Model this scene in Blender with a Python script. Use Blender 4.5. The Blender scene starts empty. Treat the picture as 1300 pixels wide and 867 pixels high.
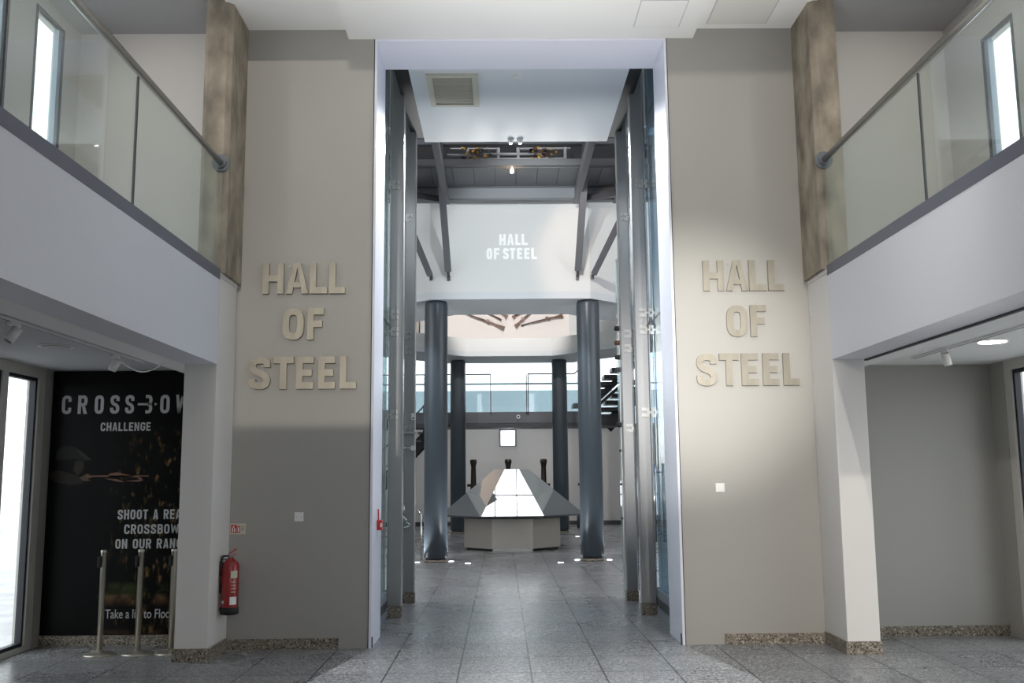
import bpy, bmesh, math, random
from mathutils import Vector, Matrix
random.seed(4)
SC = bpy.context.scene
COL = SC.collection
PI = math.pi

# ------------------------------------------------------------ materials
def mat(name, col, rough=.5, metal=0., spec=.5, bump=None, var=None, emit=None, estr=0., coat=0.):
    m = bpy.data.materials.new(name); m.use_nodes = True
    nt = m.node_tree; b = nt.nodes['Principled BSDF']
    b.inputs['Base Color'].default_value = (*col, 1)
    b.inputs['Roughness'].default_value = rough
    b.inputs['Metallic'].default_value = metal
    b.inputs['Specular IOR Level'].default_value = spec
    b.inputs['Coat Weight'].default_value = coat
    if emit:
        b.inputs['Emission Color'].default_value = (*emit, 1); b.inputs['Emission Strength'].default_value = estr
    tc = nt.nodes.new('ShaderNodeTexCoord')
    if var:   # (scale, amount, stretch)
        mp = nt.nodes.new('ShaderNodeMapping'); mp.inputs['Scale'].default_value = var[2] if len(var) > 2 else (1, 1, 1)
        nz = nt.nodes.new('ShaderNodeTexNoise'); nz.inputs['Scale'].default_value = var[0]; nz.inputs['Detail'].default_value = 6
        rp = nt.nodes.new('ShaderNodeValToRGB')
        a = var[1]
        rp.color_ramp.elements[0].position = .3; rp.color_ramp.elements[1].position = .7
        rp.color_ramp.elements[0].color = (*[c * (1 - a) for c in col], 1)
        rp.color_ramp.elements[1].color = (*[min(1, c * (1 + a)) for c in col], 1)
        nt.links.new(tc.outputs['Object'], mp.inputs['Vector']); nt.links.new(mp.outputs[0], nz.inputs['Vector'])
        nt.links.new(nz.outputs['Fac'], rp.inputs['Fac']); nt.links.new(rp.outputs['Color'], b.inputs['Base Color'])
    if bump:  # (scale, strength)
        n2 = nt.nodes.new('ShaderNodeTexNoise'); n2.inputs['Scale'].default_value = bump[0]; n2.inputs['Detail'].default_value = 4
        bp = nt.nodes.new('ShaderNodeBump'); bp.inputs['Strength'].default_value = bump[1]; bp.inputs['Distance'].default_value = .01
        nt.links.new(tc.outputs['Object'], n2.inputs['Vector']); nt.links.new(n2.outputs['Fac'], bp.inputs['Height'])
        nt.links.new(bp.outputs['Normal'], b.inputs['Normal'])
    return m

def terrazzo(name, base, dark, light, joints=None, rough=.22, scale=90):
    m = bpy.data.materials.new(name); m.use_nodes = True
    nt = m.node_tree; b = nt.nodes['Principled BSDF']; L = nt.links.new; N = nt.nodes.new
    tc = N('ShaderNodeTexCoord')
    vo = N('ShaderNodeTexVoronoi'); vo.inputs['Scale'].default_value = scale
    L(tc.outputs['Object'], vo.inputs['Vector'])
    sep = N('ShaderNodeSeparateColor'); L(vo.outputs['Color'], sep.inputs['Color'])
    rp = N('ShaderNodeValToRGB'); e = rp.color_ramp.elements
    e[0].position = 0; e[0].color = (*dark, 1); e[1].position = 1; e[1].color = (*light, 1)
    x = rp.color_ramp.elements.new(.32); x.color = (*base, 1)
    x = rp.color_ramp.elements.new(.75); x.color = (*[c * 1.12 for c in base], 1)
    L(sep.outputs[0], rp.inputs['Fac'])
    nz = N('ShaderNodeTexNoise'); nz.inputs['Scale'].default_value = 1.3; nz.inputs['Detail'].default_value = 5
    L(tc.outputs['Object'], nz.inputs['Vector'])
    mr = N('ShaderNodeMapRange'); mr.inputs['To Min'].default_value = .82; mr.inputs['To Max'].default_value = 1.15
    L(nz.outputs['Fac'], mr.inputs['Value'])
    mul = N('ShaderNodeMix'); mul.data_type = 'RGBA'; mul.blend_type = 'MULTIPLY'; mul.inputs[0].default_value = 1
    L(rp.outputs['Color'], mul.inputs[6]); L(mr.outputs[0], mul.inputs[7])
    out = mul.outputs[2]
    if joints:
        mp = N('ShaderNodeMapping'); mp.inputs['Location'].default_value = joints[2]
        L(tc.outputs['Object'], mp.inputs['Vector'])
        br = N('ShaderNodeTexBrick'); br.offset = 0; br.inputs['Scale'].default_value = 1
        br.inputs['Brick Width'].default_value = joints[0]; br.inputs['Row Height'].default_value = joints[1]
        br.inputs['Mortar Size'].default_value = .007; br.inputs['Mortar Smooth'].default_value = .1
        br.inputs['Color1'].default_value = (1, 1, 1, 1); br.inputs['Color2'].default_value = (.84, .85, .87, 1)
        br.inputs['Mortar'].default_value = (.22, .22, .22, 1)
        L(mp.outputs[0], br.inputs['Vector'])
        m2 = N('ShaderNodeMix'); m2.data_type = 'RGBA'; m2.blend_type = 'MULTIPLY'; m2.inputs[0].default_value = 1
        L(out, m2.inputs[6]); L(br.outputs['Color'], m2.inputs[7]); out = m2.outputs[2]
    L(out, b.inputs['Base Color']); b.inputs['Specular IOR Level'].default_value = .13
    r2 = N('ShaderNodeMapRange'); r2.inputs['To Min'].default_value = rough * .85; r2.inputs['To Max'].default_value = rough * 1.2
    n3 = N('ShaderNodeTexNoise'); n3.inputs['Scale'].default_value = .8
    L(tc.outputs['Object'], n3.inputs['Vector']); L(n3.outputs['Fac'], r2.inputs['Value']); L(r2.outputs[0], b.inputs['Roughness'])
    return m

def glassmat(name, tint, refl=.12, edge=None, haze=0.):
    """thin architectural glass: clear tinted sheet with fresnel reflection, a little surface haze"""
    m = bpy.data.materials.new(name); m.use_nodes = True
    nt = m.node_tree; nt.nodes.clear(); L = nt.links.new; N = nt.nodes.new
    o = N('ShaderNodeOutputMaterial'); t = N('ShaderNodeBsdfTransparent'); t.inputs[0].default_value = (*tint, 1)
    g = N('ShaderNodeBsdfGlossy'); g.inputs['Roughness'].default_value = .02; g.inputs['Color'].default_value = (.9, .95, .95, 1)
    lw = N('ShaderNodeFresnel'); ge = N('ShaderNodeNewGeometry')
    im = N('ShaderNodeMix'); im.data_type = 'FLOAT'; im.inputs[2].default_value = 1.45; im.inputs[3].default_value = 1 / 1.45
    L(ge.outputs['Backfacing'], im.inputs[0]); L(im.outputs[0], lw.inputs['IOR'])   # the same sheet reflects alike from either side
    ad = N('ShaderNodeMath'); ad.operation = 'MULTIPLY_ADD'; ad.inputs[1].default_value = .8; ad.inputs[2].default_value = refl; ad.use_clamp = True
    L(lw.outputs[0], ad.inputs[0])
    mx = N('ShaderNodeMixShader'); L(ad.outputs[0], mx.inputs[0]); L(t.outputs[0], mx.inputs[1]); L(g.outputs[0], mx.inputs[2])
    res = mx.outputs[0]
    if haze:
        d = N('ShaderNodeBsdfDiffuse'); d.inputs[0].default_value = (*[.5 + .4 * c for c in tint], 1)
        m3 = N('ShaderNodeMixShader'); m3.inputs[0].default_value = haze
        L(res, m3.inputs[1]); L(d.outputs[0], m3.inputs[2]); res = m3.outputs[0]
    L(res, o.inputs['Surface'])
    return m

M = dict(
    wallgrey=mat('satin grey wall paint', (.365, .352, .322), .42, bump=(60, .03)),
    white=mat('white wall paint', (.70, .675, .65), .6, bump=(50, .03)),
    fascia=mat('cool white plaster', (.66, .66, .70), .6, bump=(40, .03)),
    frame=mat('white painted lining', (.86, .86, .95), .35),
    ceil=mat('white ceiling paint', (.82, .82, .80), .7, bump=(60, .02)),
    hallceil=mat('hall ceiling board', (.78, .80, .83), .7),
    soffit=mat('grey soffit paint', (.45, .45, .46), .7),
    drum=mat('hall drum plaster', (.66, .685, .68), .65),
    drumwarm=mat('hall inner plaster', (.84, .80, .77), .7),
    slab=mat('blue grey slab edge', (.60, .64, .67), .6),
    concrete=mat('raw concrete', (.29, .245, .19), .85, var=(5, .42, (1, 1, .6)), bump=(14, .25)),
    edge=mat('grey metal edge strip', (.15, .15, .185), .45, metal=.3),
    steel=mat('brushed stainless steel', (.60, .60, .60), .22, metal=1, var=(40, .08, (1, 1, .05))),
    satin=mat('satin stainless steel', (.33, .33, .33), .38, metal=.9),
    clampsteel=mat('cast steel clamp', (.42, .42, .405), .3, metal=.55),
    poststeel=mat('warm satin post steel', (.62, .58, .50), .28, metal=.75),
    hatchgrey=mat('off white hatch panel', (.72, .71, .67), .6),
    letter=mat('brushed steel letter face', (.245, .225, .185), .38, metal=.45, var=(9, .22, (1, 1, .2))),
    post=mat('painted grey steel', (.33, .33, .33), .32, metal=.4),
    dark=mat('dark painted steel', (.075, .08, .09), .5, metal=.3),
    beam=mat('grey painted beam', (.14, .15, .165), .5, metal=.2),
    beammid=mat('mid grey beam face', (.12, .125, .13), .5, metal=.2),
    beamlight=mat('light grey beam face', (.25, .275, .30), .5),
    pillar=mat('blue grey column paint', (.050, .065, .080), .34, spec=.5),
    black=mat('black steel', (.012, .012, .015), .5),
    red=mat('fire red enamel', (.27, .008, .01), .25, coat=.4),
    redp=mat('red plastic', (.55, .02, .02), .4),
    plate=mat('white plastic plate', (.80, .80, .77), .4),
    cream=mat('cream ceiling grille', (.60, .58, .47), .6),
    creamdark=mat('cream grille slats', (.44, .42, .33), .6),
    mirror=mat('polished mirror steel', (.93, .94, .95), .015, metal=1),
    plinth=mat('pale brushed plinth steel', (.50, .48, .43), .42, metal=.55),
    bronze=mat('dark bronze', (.035, .028, .022), .4, metal=.7),
    wood=mat('walnut gun stock', (.12, .05, .025), .5),
    gunmetal=mat('dull iron', (.10, .08, .07), .4, metal=.7),
    brass=mat('brass fitting', (.7, .38, .08), .35, metal=.8),
    copper=mat('pale lagged pipe', (.36, .36, .36), .5, metal=.3),
    granite=terrazzo('brown grey granite', (.22, .19, .155), (.035, .03, .025), (.5, .46, .38), scale=85, rough=.35),
    floor=terrazzo('grey terrazzo floor', (.25, .25, .253), (.075, .075, .08), (.56, .56, .56), joints=(.6, .72, (0, -.44, 0)), rough=.27, scale=75),
    glass=glassmat('green tinted glass', (.935, .965, .94), .02, haze=.045),
    blueglass=glassmat('blue tinted glass', (.50, .66, .78), .10, haze=.04),
    tealglass=glassmat('teal tinted glass', (.62, .74, .76), .08, haze=.10),
    clear=glassmat('clear window glass', (.93, .96, .96), .02),
    frost=glassmat('pale blue balustrade glass', (.84, .91, .93), .03, haze=.05),
    winframe=mat('pale window frame', (.55, .53, .49), .5),
    darkframe=mat('dark window gasket', (.02, .022, .03), .5),
    blueframe=mat('blue grey window reveal', (.33, .40, .50), .5),
    letterwhite=mat('white vinyl lettering', (.95, .97, .97), .5),  # white colour stands for the light of the projected words
    muralgrey=mat('pale grey print', (.42, .42, .42), .6),
    paving=mat('pale paving outside', (.55, .55, .57), .8, var=(2, .15)),
    rubber=mat('black rubber', (.015, .015, .015), .6),
    lampglow=mat('lit lamp diffuser', (1, .95, .85), .5, emit=(1, .9, .75), estr=14),
    bulb=mat('lit warm bulb', (1, .8, .5), .5, emit=(1, .62, .3), estr=60),
    led=mat('lit floor light', (1, 1, 1), .5, emit=(.95, .97, 1), estr=9),
    screen=mat('lit white screen', (1, 1, 1), .4, emit=(1, .99, .97), estr=2.2),
    bluefacade=mat('pale blue distant facade', (.38, .44, .47), .8, var=(.3, .12)),
    outside=mat('pale distant facade', (.5, .52, .52), .8, var=(.6, .2)),
)

# mural print: near black with dim foliage patches (artwork of the poster itself)
def mural_mat():
    m = bpy.data.materials.new('printed forest photograph'); m.use_nodes = True
    nt = m.node_tree; b = nt.nodes['Principled BSDF']; L = nt.links.new; N = nt.nodes.new
    tc = N('ShaderNodeTexCoord'); sp = N('ShaderNodeSeparateXYZ'); L(tc.outputs['Object'], sp.inputs[0])
    def ramp(src, stops):
        r = N('ShaderNodeValToRGB'); el = r.color_ramp.elements
        el[0].position, el[0].color = stops[0][0], (*stops[0][1], 1); el[1].position, el[1].color = stops[-1][0], (*stops[-1][1], 1)
        for p, c in stops[1:-1]: el.new(p).color = (*c, 1)
        L(src, r.inputs['Fac']); return r.outputs['Color']
    nz = N('ShaderNodeTexNoise'); nz.inputs['Scale'].default_value = 15; nz.inputs['Detail'].default_value = 5; nz.inputs['Roughness'].default_value = .6
    mq = N('ShaderNodeMapping'); mq.inputs['Scale'].default_value = (1.3, 1, .55); mq.inputs['Rotation'].default_value = (0, .25, 0)
    L(tc.outputs['Object'], mq.inputs['Vector']); L(mq.outputs[0], nz.inputs['Vector'])
    leaf = ramp(nz.outputs['Fac'], [(.56, (.003, .003, .003)), (.61, (.035, .03, .012)), (.66, (.13, .06, .025)), (.74, (.26, .20, .09))])
    # foliage only on the right part of the print and between two heights
    mr = N('ShaderNodeMapRange'); mr.inputs['From Min'].default_value = .55; mr.inputs['From Max'].default_value = 1.1
    L(sp.outputs[0], mr.inputs['Value'])
    hz = N('ShaderNodeMapRange'); hz.inputs['From Min'].default_value = 2.15; hz.inputs['From Max'].default_value = 1.7
    L(sp.outputs[2], hz.inputs['Value'])
    mm = N('ShaderNodeMath'); mm.operation = 'MULTIPLY'; L(mr.outputs[0], mm.inputs[0]); L(hz.outputs[0], mm.inputs[1])
    mx = N('ShaderNodeMix'); mx.data_type = 'RGBA'; mx.inputs[6].default_value = (.004, .004, .004, 1)
    L(mm.outputs[0], mx.inputs[0]); L(leaf, mx.inputs[7])
    # brown fallen logs and a green band low on the right
    band = ramp(sp.outputs[2], [(0, (0, 0, 0)), (.02, (.05, .028, .016)), (.07, (.004, .004, .004)), (.27, (.004, .003, .003)), (.33, (.085, .045, .022)), (.38, (.10, .06, .03)), (.40, (.02, .03, .006)), (.47, (.03, .04, .01)), (.52, (.002, .002, .002))])
    n2 = N('ShaderNodeTexNoise'); n2.inputs['Scale'].default_value = 5; n2.inputs['Detail'].default_value = 5; L(tc.outputs['Object'], n2.inputs['Vector'])
    r2 = ramp(n2.outputs['Fac'], [(.42, (0, 0, 0)), (.6, (1, 1, 1))])
    m3 = N('ShaderNodeMix'); m3.data_type = 'RGBA'; m3.blend_type = 'MULTIPLY'; m3.inputs[0].default_value = 1; L(band, m3.inputs[6]); L(r2, m3.inputs[7])
    m4 = N('ShaderNodeMix'); m4.data_type = 'RGBA'; m4.blend_type = 'MULTIPLY'; m4.inputs[0].default_value = 1; L(m3.outputs[2], m4.inputs[6])
    mr2 = N('ShaderNodeMapRange'); mr2.inputs['From Min'].default_value = .5; mr2.inputs['From Max'].default_value = .62; L(sp.outputs[0], mr2.inputs['Value'])
    L(mr2.outputs[0], m4.inputs[7])
    ad = N('ShaderNodeMix'); ad.data_type = 'RGBA'; ad.blend_type = 'ADD'; ad.inputs[0].default_value = 1
    L(mx.outputs[2], ad.inputs[6]); L(m4.outputs[2], ad.inputs[7])
    L(ad.outputs[2], b.inputs['Base Color']); b.inputs['Roughness'].default_value = .4; b.inputs['Specular IOR Level'].default_value = .1
    return m
M['mural'] = mural_mat()

# ------------------------------------------------------------ mesh builder
class MB:
    def __init__(s): s.bm = bmesh.new()
    def box(s, x0, x1, y0, y1, z0, z1):
        v = [s.bm.verts.new(p) for p in ((x0, y0, z0), (x1, y0, z0), (x1, y1, z0), (x0, y1, z0), (x0, y0, z1), (x1, y0, z1), (x1, y1, z1), (x0, y1, z1))]
        for f in ((3, 2, 1, 0), (4, 5, 6, 7), (0, 1, 5, 4), (1, 2, 6, 5), (2, 3, 7, 6), (3, 0, 4, 7)): s.bm.faces.new([v[i] for i in f])
        return s
    def tube(s, p0, p1, r, r2=None, seg=16, smooth=True):
        p0, p1 = Vector(p0), Vector(p1); r2 = r if r2 is None else r2
        d = (p1 - p0).normalized(); a = d.orthogonal().normalized(); b = d.cross(a)
        A = []; B = []
        for i in range(seg):
            t = 2 * PI * i / seg; w = a * math.cos(t) + b * math.sin(t)
            A.append(s.bm.verts.new(p0 + w * r)); B.append(s.bm.verts.new(p1 + w * r2))
        for i in range(seg):
            j = (i + 1) % seg; f = s.bm.faces.new((A[i], A[j], B[j], B[i])); f.smooth = smooth
        s.bm.faces.new(A[::-1]); s.bm.faces.new(B)
        return s
    def bar(s, p0, p1, w, h, up=(0, 0, 1)):
        p0, p1 = Vector(p0), Vector(p1); d = (p1 - p0).normalized(); up = Vector(up)
        a = d.cross(up).normalized(); b = a.cross(d)
        V = []
        for p in (p0, p1):
            for (i, j) in ((-1, -1), (1, -1), (1, 1), (-1, 1)): V.append(s.bm.verts.new(p + a * i * w / 2 + b * j * h / 2))
        for f in ((3, 2, 1, 0), (4, 5, 6, 7), (0, 1, 5, 4), (1, 2, 6, 5), (2, 3, 7, 6), (3, 0, 4, 7)): s.bm.faces.new([V[i] for i in f])
        return s
    def lathe(s, prof, c=(0, 0, 0), seg=24, smooth=True):
        rings = []
        for (r, z) in prof:
            rings.append([s.bm.verts.new((c[0] + r * math.cos(2 * PI * i / seg), c[1] + r * math.sin(2 * PI * i / seg), c[2] + z)) for i in range(seg)])
        for a, b in zip(rings, rings[1:]):
            for i in range(seg):
                j = (i + 1) % seg; f = s.bm.faces.new((a[i], a[j], b[j], b[i])); f.smooth = smooth
        s.bm.faces.new(rings[0][::-1]); s.bm.faces.new(rings[-1])
        return s
    def prism(s, poly, fn, t0, t1):
        """poly: 2d points; fn(u,v,t)->xyz"""
        A = [s.bm.verts.new(fn(u, v, t0)) for u, v in poly]; B = [s.bm.verts.new(fn(u, v, t1)) for u, v in poly]
        n = len(poly)
        for i in range(n):
            j = (i + 1) % n; s.bm.faces.new((A[i], A[j], B[j], B[i]))
        s.bm.faces.new(A[::-1]); s.bm.faces.new(B)
        return s
    def ribbon(s, pts, t, fn, d0, d1, closed=False):
        P = [Vector(p) for p in pts]; n = len(P); Lp = []; Rp = []
        for i in range(n):
            a = P[i - 1] if (closed or i > 0) else None; b = P[(i + 1) % n] if (closed or i < n - 1) else None
            d1_ = (P[i] - a).normalized() if a is not None else None; d2_ = (b - P[i]).normalized() if b is not None else None
            if d1_ is None: d1_ = d2_
            if d2_ is None: d2_ = d1_
            n1 = Vector((-d1_.y, d1_.x)); n2 = Vector((-d2_.y, d2_.x)); mm = (n1 + n2).normalized()
            k = t / 2 / max(.5, mm.dot(n1)); Lp.append(P[i] + mm * k); Rp.append(P[i] - mm * k)
        rng = range(n) if closed else range(n - 1)
        for i in rng:
            j = (i + 1) % n
            s.prism([Lp[i], Rp[i], Rp[j], Lp[j]], fn, d0, d1)
        return s
    def build(s, name, m, parent=None, bevel=0, weld=False, **kw):
        if weld: bmesh.ops.remove_doubles(s.bm, verts=s.bm.verts, dist=1e-5)
        bmesh.ops.recalc_face_normals(s.bm, faces=s.bm.faces)
        if bevel:
            ed = [e for e in s.bm.edges if len(e.link_faces) == 2 and e.calc_face_angle(0) > .6]
            bmesh.ops.bevel(s.bm, geom=ed, offset=bevel, segments=2, profile=.5, affect='EDGES')
        me = bpy.data.meshes.new(name); 
        if parent is not None:
            s.bm.transform(Matrix.Translation(-root_loc(parent)))
        s.bm.to_mesh(me); s.bm.free()
        me.materials.append(M[m] if isinstance(m, str) else m)
        o = bpy.data.objects.new(name, me); COL.objects.link(o)
        if parent is not None: o.parent = parent
        for k, v in kw.items(): o[k] = v
        return o

def root_loc(o):
    p = Vector((0, 0, 0))
    while o is not None: p += Vector(o.location); o = o.parent
    return p
def tag(o, label, cat, group=None, kind=None):
    o['label'] = label; o['category'] = cat
    if group: o['group'] = group
    if kind: o['kind'] = kind
    return o
def thing(name, loc, label, cat, group=None, kind=None):
    o = bpy.data.objects.new(name, None); COL.objects.link(o); o.location = loc; o.empty_display_size = .1
    return tag(o, label, cat, group, kind)
def struct(mb, name, m, label, cat='wall', **kw):
    return tag(mb.build(name, m, **kw), label, cat, kind='structure')
def dup(root, loc, label=None, group=None):
    c = root.copy(); COL.objects.link(c); c.location = loc
    if label: c['label'] = label
    if group: c['group'] = group
    for ch in list(root.children):
        k = ch.copy(); COL.objects.link(k); k.parent = c
        for g in list(ch.children):
            q = g.copy(); COL.objects.link(q); q.parent = k
    return c
XZ = lambda y0: (lambda u, v, t: (u, y0 + t, v))        # shapes drawn on a wall that faces the visitor
def sqpoly(x0, x1, z0, z1): return [(x0, z0), (x1, z0), (x1, z1), (x0, z1)]

# wall along X (facing -Y) with rectangular / polygonal holes, made from a grid of boxes
def wall_holes(name, m, label, y0, y1, x0, x1, z0, z1, holes, axis='Y', **kw):
    """axis 'Y': wall spans X; axis 'X': wall spans Y (x0,x1 are then Y bounds, y0,y1 are X bounds)"""
    us = sorted({x0, x1, *[h[0] for h in holes], *[h[1] for h in holes]}); vs = sorted({z0, z1, *[h[2] for h in holes], *[h[3] for h in holes]})
    b = MB()
    for u0, u1 in zip(us, us[1:]):
        run = None
        for v0, v1 in list(zip(vs, vs[1:])) + [(None, None)]:
            solid = v0 is not None and not any(h[0] - 1e-6 <= u0 and u1 <= h[1] + 1e-6 and h[2] - 1e-6 <= v0 and v1 <= h[3] + 1e-6 for h in holes)
            if solid: run = (run[0], v1) if run else (v0, v1)
            elif run:
                if axis == 'Y': b.box(u0, u1, y0, y1, *run)
                else: b.box(y0, y1, u0, u1, *run)
                run = None
    return struct(b, name, m, label, **kw)

# ------------------------------------------------------------ condensed bold stroke alphabet (unit height)
def rounded(pts, r, closed=False, k=4):
    P = [Vector(p) for p in pts]; out = []; n = len(P)
    for i in range(n):
        if not closed and i in (0, n - 1): out.append(P[i]); continue
        a, b = P[i - 1], P[(i + 1) % n]; da = (a - P[i]); db = (b - P[i])
        ra = min(r, da.length * .49); rb = min(r, db.length * .49)
        s_, e_ = P[i] + da.normalized() * ra, P[i] + db.normalized() * rb
        for j in range(k + 1):
            t = j / k; out.append(s_ * (1 - t) ** 2 + P[i] * 2 * t * (1 - t) + e_ * t * t)
    return out
def glyph(ch, w, t):
    """list of ('poly', pts) or ('line', pts, closed) in a w x 1 cell, stroke t"""
    h = t / 2; a, b = h, w - h; lo, hi = h, 1 - h; mid = .5; R = w * .42
    rect = lambda x0, x1, y0, y1: ('poly', [(x0, y0), (x1, y0), (x1, y1), (x0, y1)])
    if ch == 'H': return [rect(0, t, 0, 1), rect(w - t, w, 0, 1), rect(t, w - t, mid - h, mid + h)]
    if ch == 'L': return [rect(0, t, 0, 1), rect(t, w, 0, t)]
    if ch == 'I': return [rect(0, t, 0, 1)]
    if ch == 'E': return [rect(0, t, 0, 1), rect(t, w, 0, t), rect(t, w, 1 - t, 1), rect(t, w * .9, mid - h, mid + h)]
    if ch == 'F': return [rect(0, t, 0, 1), rect(t, w, 1 - t, 1), rect(t, w * .9, mid - h, mid + h)]
    if ch == 'T': return [rect(0, w, 1 - t, 1), rect(w / 2 - h, w / 2 + h, 0, 1 - t)]
    if ch == 'A':
        c = w / 2
        return [('poly', [(0, 0), (t, 0), (c, 1 - t * .7), (c, 1), (c - h * 1.05, 1)]), ('poly', [(w, 0), (c + h * 1.05, 1), (c, 1), (c, 1 - t * .7), (w - t, 0)]), rect(t + w * .07, w - t - w * .07, .2, .2 + t * .85)]
    if ch == 'O': return [('line', rounded([(a, lo), (b, lo), (b, hi), (a, hi)], R, True), True)]
    if ch == 'S': return [('line', rounded([(b, .68), (b, hi), (a, hi), (a, .56), (b, .44), (b, lo), (a, lo), (a, .32)], R * .9), False)]
    if ch == 'C': return [('line', rounded([(b, .66), (b, hi), (a, hi), (a, lo), (b, lo), (b, .34)], R), False)]
    if ch == 'G': return [('line', rounded([(b, .70), (b, hi), (a, hi), (a, lo), (b, lo), (b, .5)], R), False), rect(w * .55, w, .42, .42 + t * .8)]
    if ch == 'R': return [rect(0, t, 0, 1), ('line', rounded([(t, hi), (b, hi), (b, .5), (t, .5)], R), False), ('poly', [(w * .5 - h * .6, .48), (w * .5 + h * 1.2, .48), (w, 0), (w - t * 1.1, 0)])]
    if ch == 'B': return [rect(0, t, 0, 1), ('line', rounded([(t, hi), (b * .95, hi), (b * .95, .53), (t, .53)], R), False), ('line', rounded([(t, .5), (b, .5), (b, lo), (t, lo)], R), False)]
    if ch == '3': return [('line', rounded([(a, hi), (b, hi), (b, .53), (a + .1, .5)], R), False), ('line', rounded([(a + .1, .5), (b, .47), (b, lo), (a, lo)], R), False), rect(-w * .75, w * .6, .5 - h * .7, .5 + h * .7), ('poly', [(w * 1.2, .5), (w * 1.4, .42), (w * 1.6, .5), (w * 1.4, .58)])]
    if ch == 'N': return [rect(0, t, 0, 1), rect(w - t, w, 0, 1), ('poly', [(t, 1), (t, .66), (w - t, 0), (w - t, .34)])]
    if ch == 'U': return [('line', rounded([(a, 1), (a, lo), (b, lo), (b, 1)], R), False)]
    if ch == 'W':
        q = w / 4; g = t * .85
        return [('poly', [(0, 1), (g, 1), (q + g * .5, 0), (q - g * .5, 0)]), ('poly', [(q - g * .5, 0), (q + g * .5, 0), (2 * q + g * .4, .9), (2 * q - g * .4, .9)]),
                ('poly', [(2 * q - g * .4, .9), (2 * q + g * .4, .9), (3 * q + g * .5, 0), (3 * q - g * .5, 0)]), ('poly', [(3 * q - g * .5, 0), (3 * q + g * .5, 0), (w, 1), (w - g, 1)])]
    return []
def put_glyph(mb, ch, x0, x1, z0, z1, y, depth, t=.19):
    H = z1 - z0; w = (x1 - x0) / H
    fn = lambda u, v, d: (x0 + u * H, y - d, z0 + v * H)
    for g in glyph(ch, w, t):
        if g[0] == 'poly': mb.prism(g[1], fn, 0, depth)
        else: mb.ribbon(g[1], t, fn, 0, depth, g[2])
WID = dict(W=.8, I=.2, L=.46, T=.5, E=.48, F=.46)
def text_w(s, gap): return sum((.3 if c == ' ' else WID.get(c, .54)) + gap for c in s) - gap
def text_line(mb, s, x0, H, z0, y, depth, xs=1., gap=.13, t=.19):
    x = x0
    for c in s:
        w = .3 if c == ' ' else WID.get(c, .54)
        if c != ' ': put_glyph(mb, c, x, x + w * H * xs, z0, z0 + H, y, depth, t)
        x += (w + gap) * H * xs
    return x

# ============================================================ SHELL OF THE LOBBY
D = 9.6                      # face of the entrance wall
XF = 2.87                    # gallery fascia plane
PLAN = [(4.95, 10.2), (8.2, 20.0), (8.2, 33.9)]
floor = struct(MB().prism([(-4.95, -4.3), (4.95, -4.3)] + PLAN + [(-u, v) for u, v in PLAN[::-1]], lambda u, v, t: (u, v, t), -.2, 0), 'floor', 'floor', 'polished grey terrazzo floor laid in long rectangular tiles', 'floor')
struct(MB().box(-60, 60, -60, 90, -.6, -.25), 'ground', 'paving', 'pale paving outside the windows', 'ground')

struct(MB().box(-3.17, -1.514, D, 9.95, 0, 6.6), 'wall_front_left', 'wallgrey', 'satin grey entrance wall left of the tall doorway')
struct(MB().box(1.514, 3.17, D, 9.95, 0, 6.6), 'wall_front_right', 'wallgrey', 'satin grey entrance wall right of the tall doorway')
struct(MB().box(-1.514, 1.514, D, 9.95, 6.132, 6.6), 'wall_front_top', 'wallgrey', 'strip of wall above the tall doorway')
struct(MB().box(-1.514, -1.49, D - .012, 10.3, 0, 6.132).box(1.49, 1.514, D - .012, 10.3, 0, 6.132).box(-1.49, 1.49, D - .012, 10.3, 6.108, 6.132), 'trim_1', 'frame', 'white lining around the tall doorway', 'door frame')
struct(MB().box(-1.524, -1.514, D - .004, D, 0, 6.142).box(1.514, 1.524, D - .004, D, 0, 6.142).box(-1.524, 1.524, D - .004, D, 6.132, 6.142), 'trim_2', 'darkframe', 'thin dark shadow gap around the white doorway lining', 'trim')  # shadow line at the outer edge of the lining, drawn as a dark strip

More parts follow.
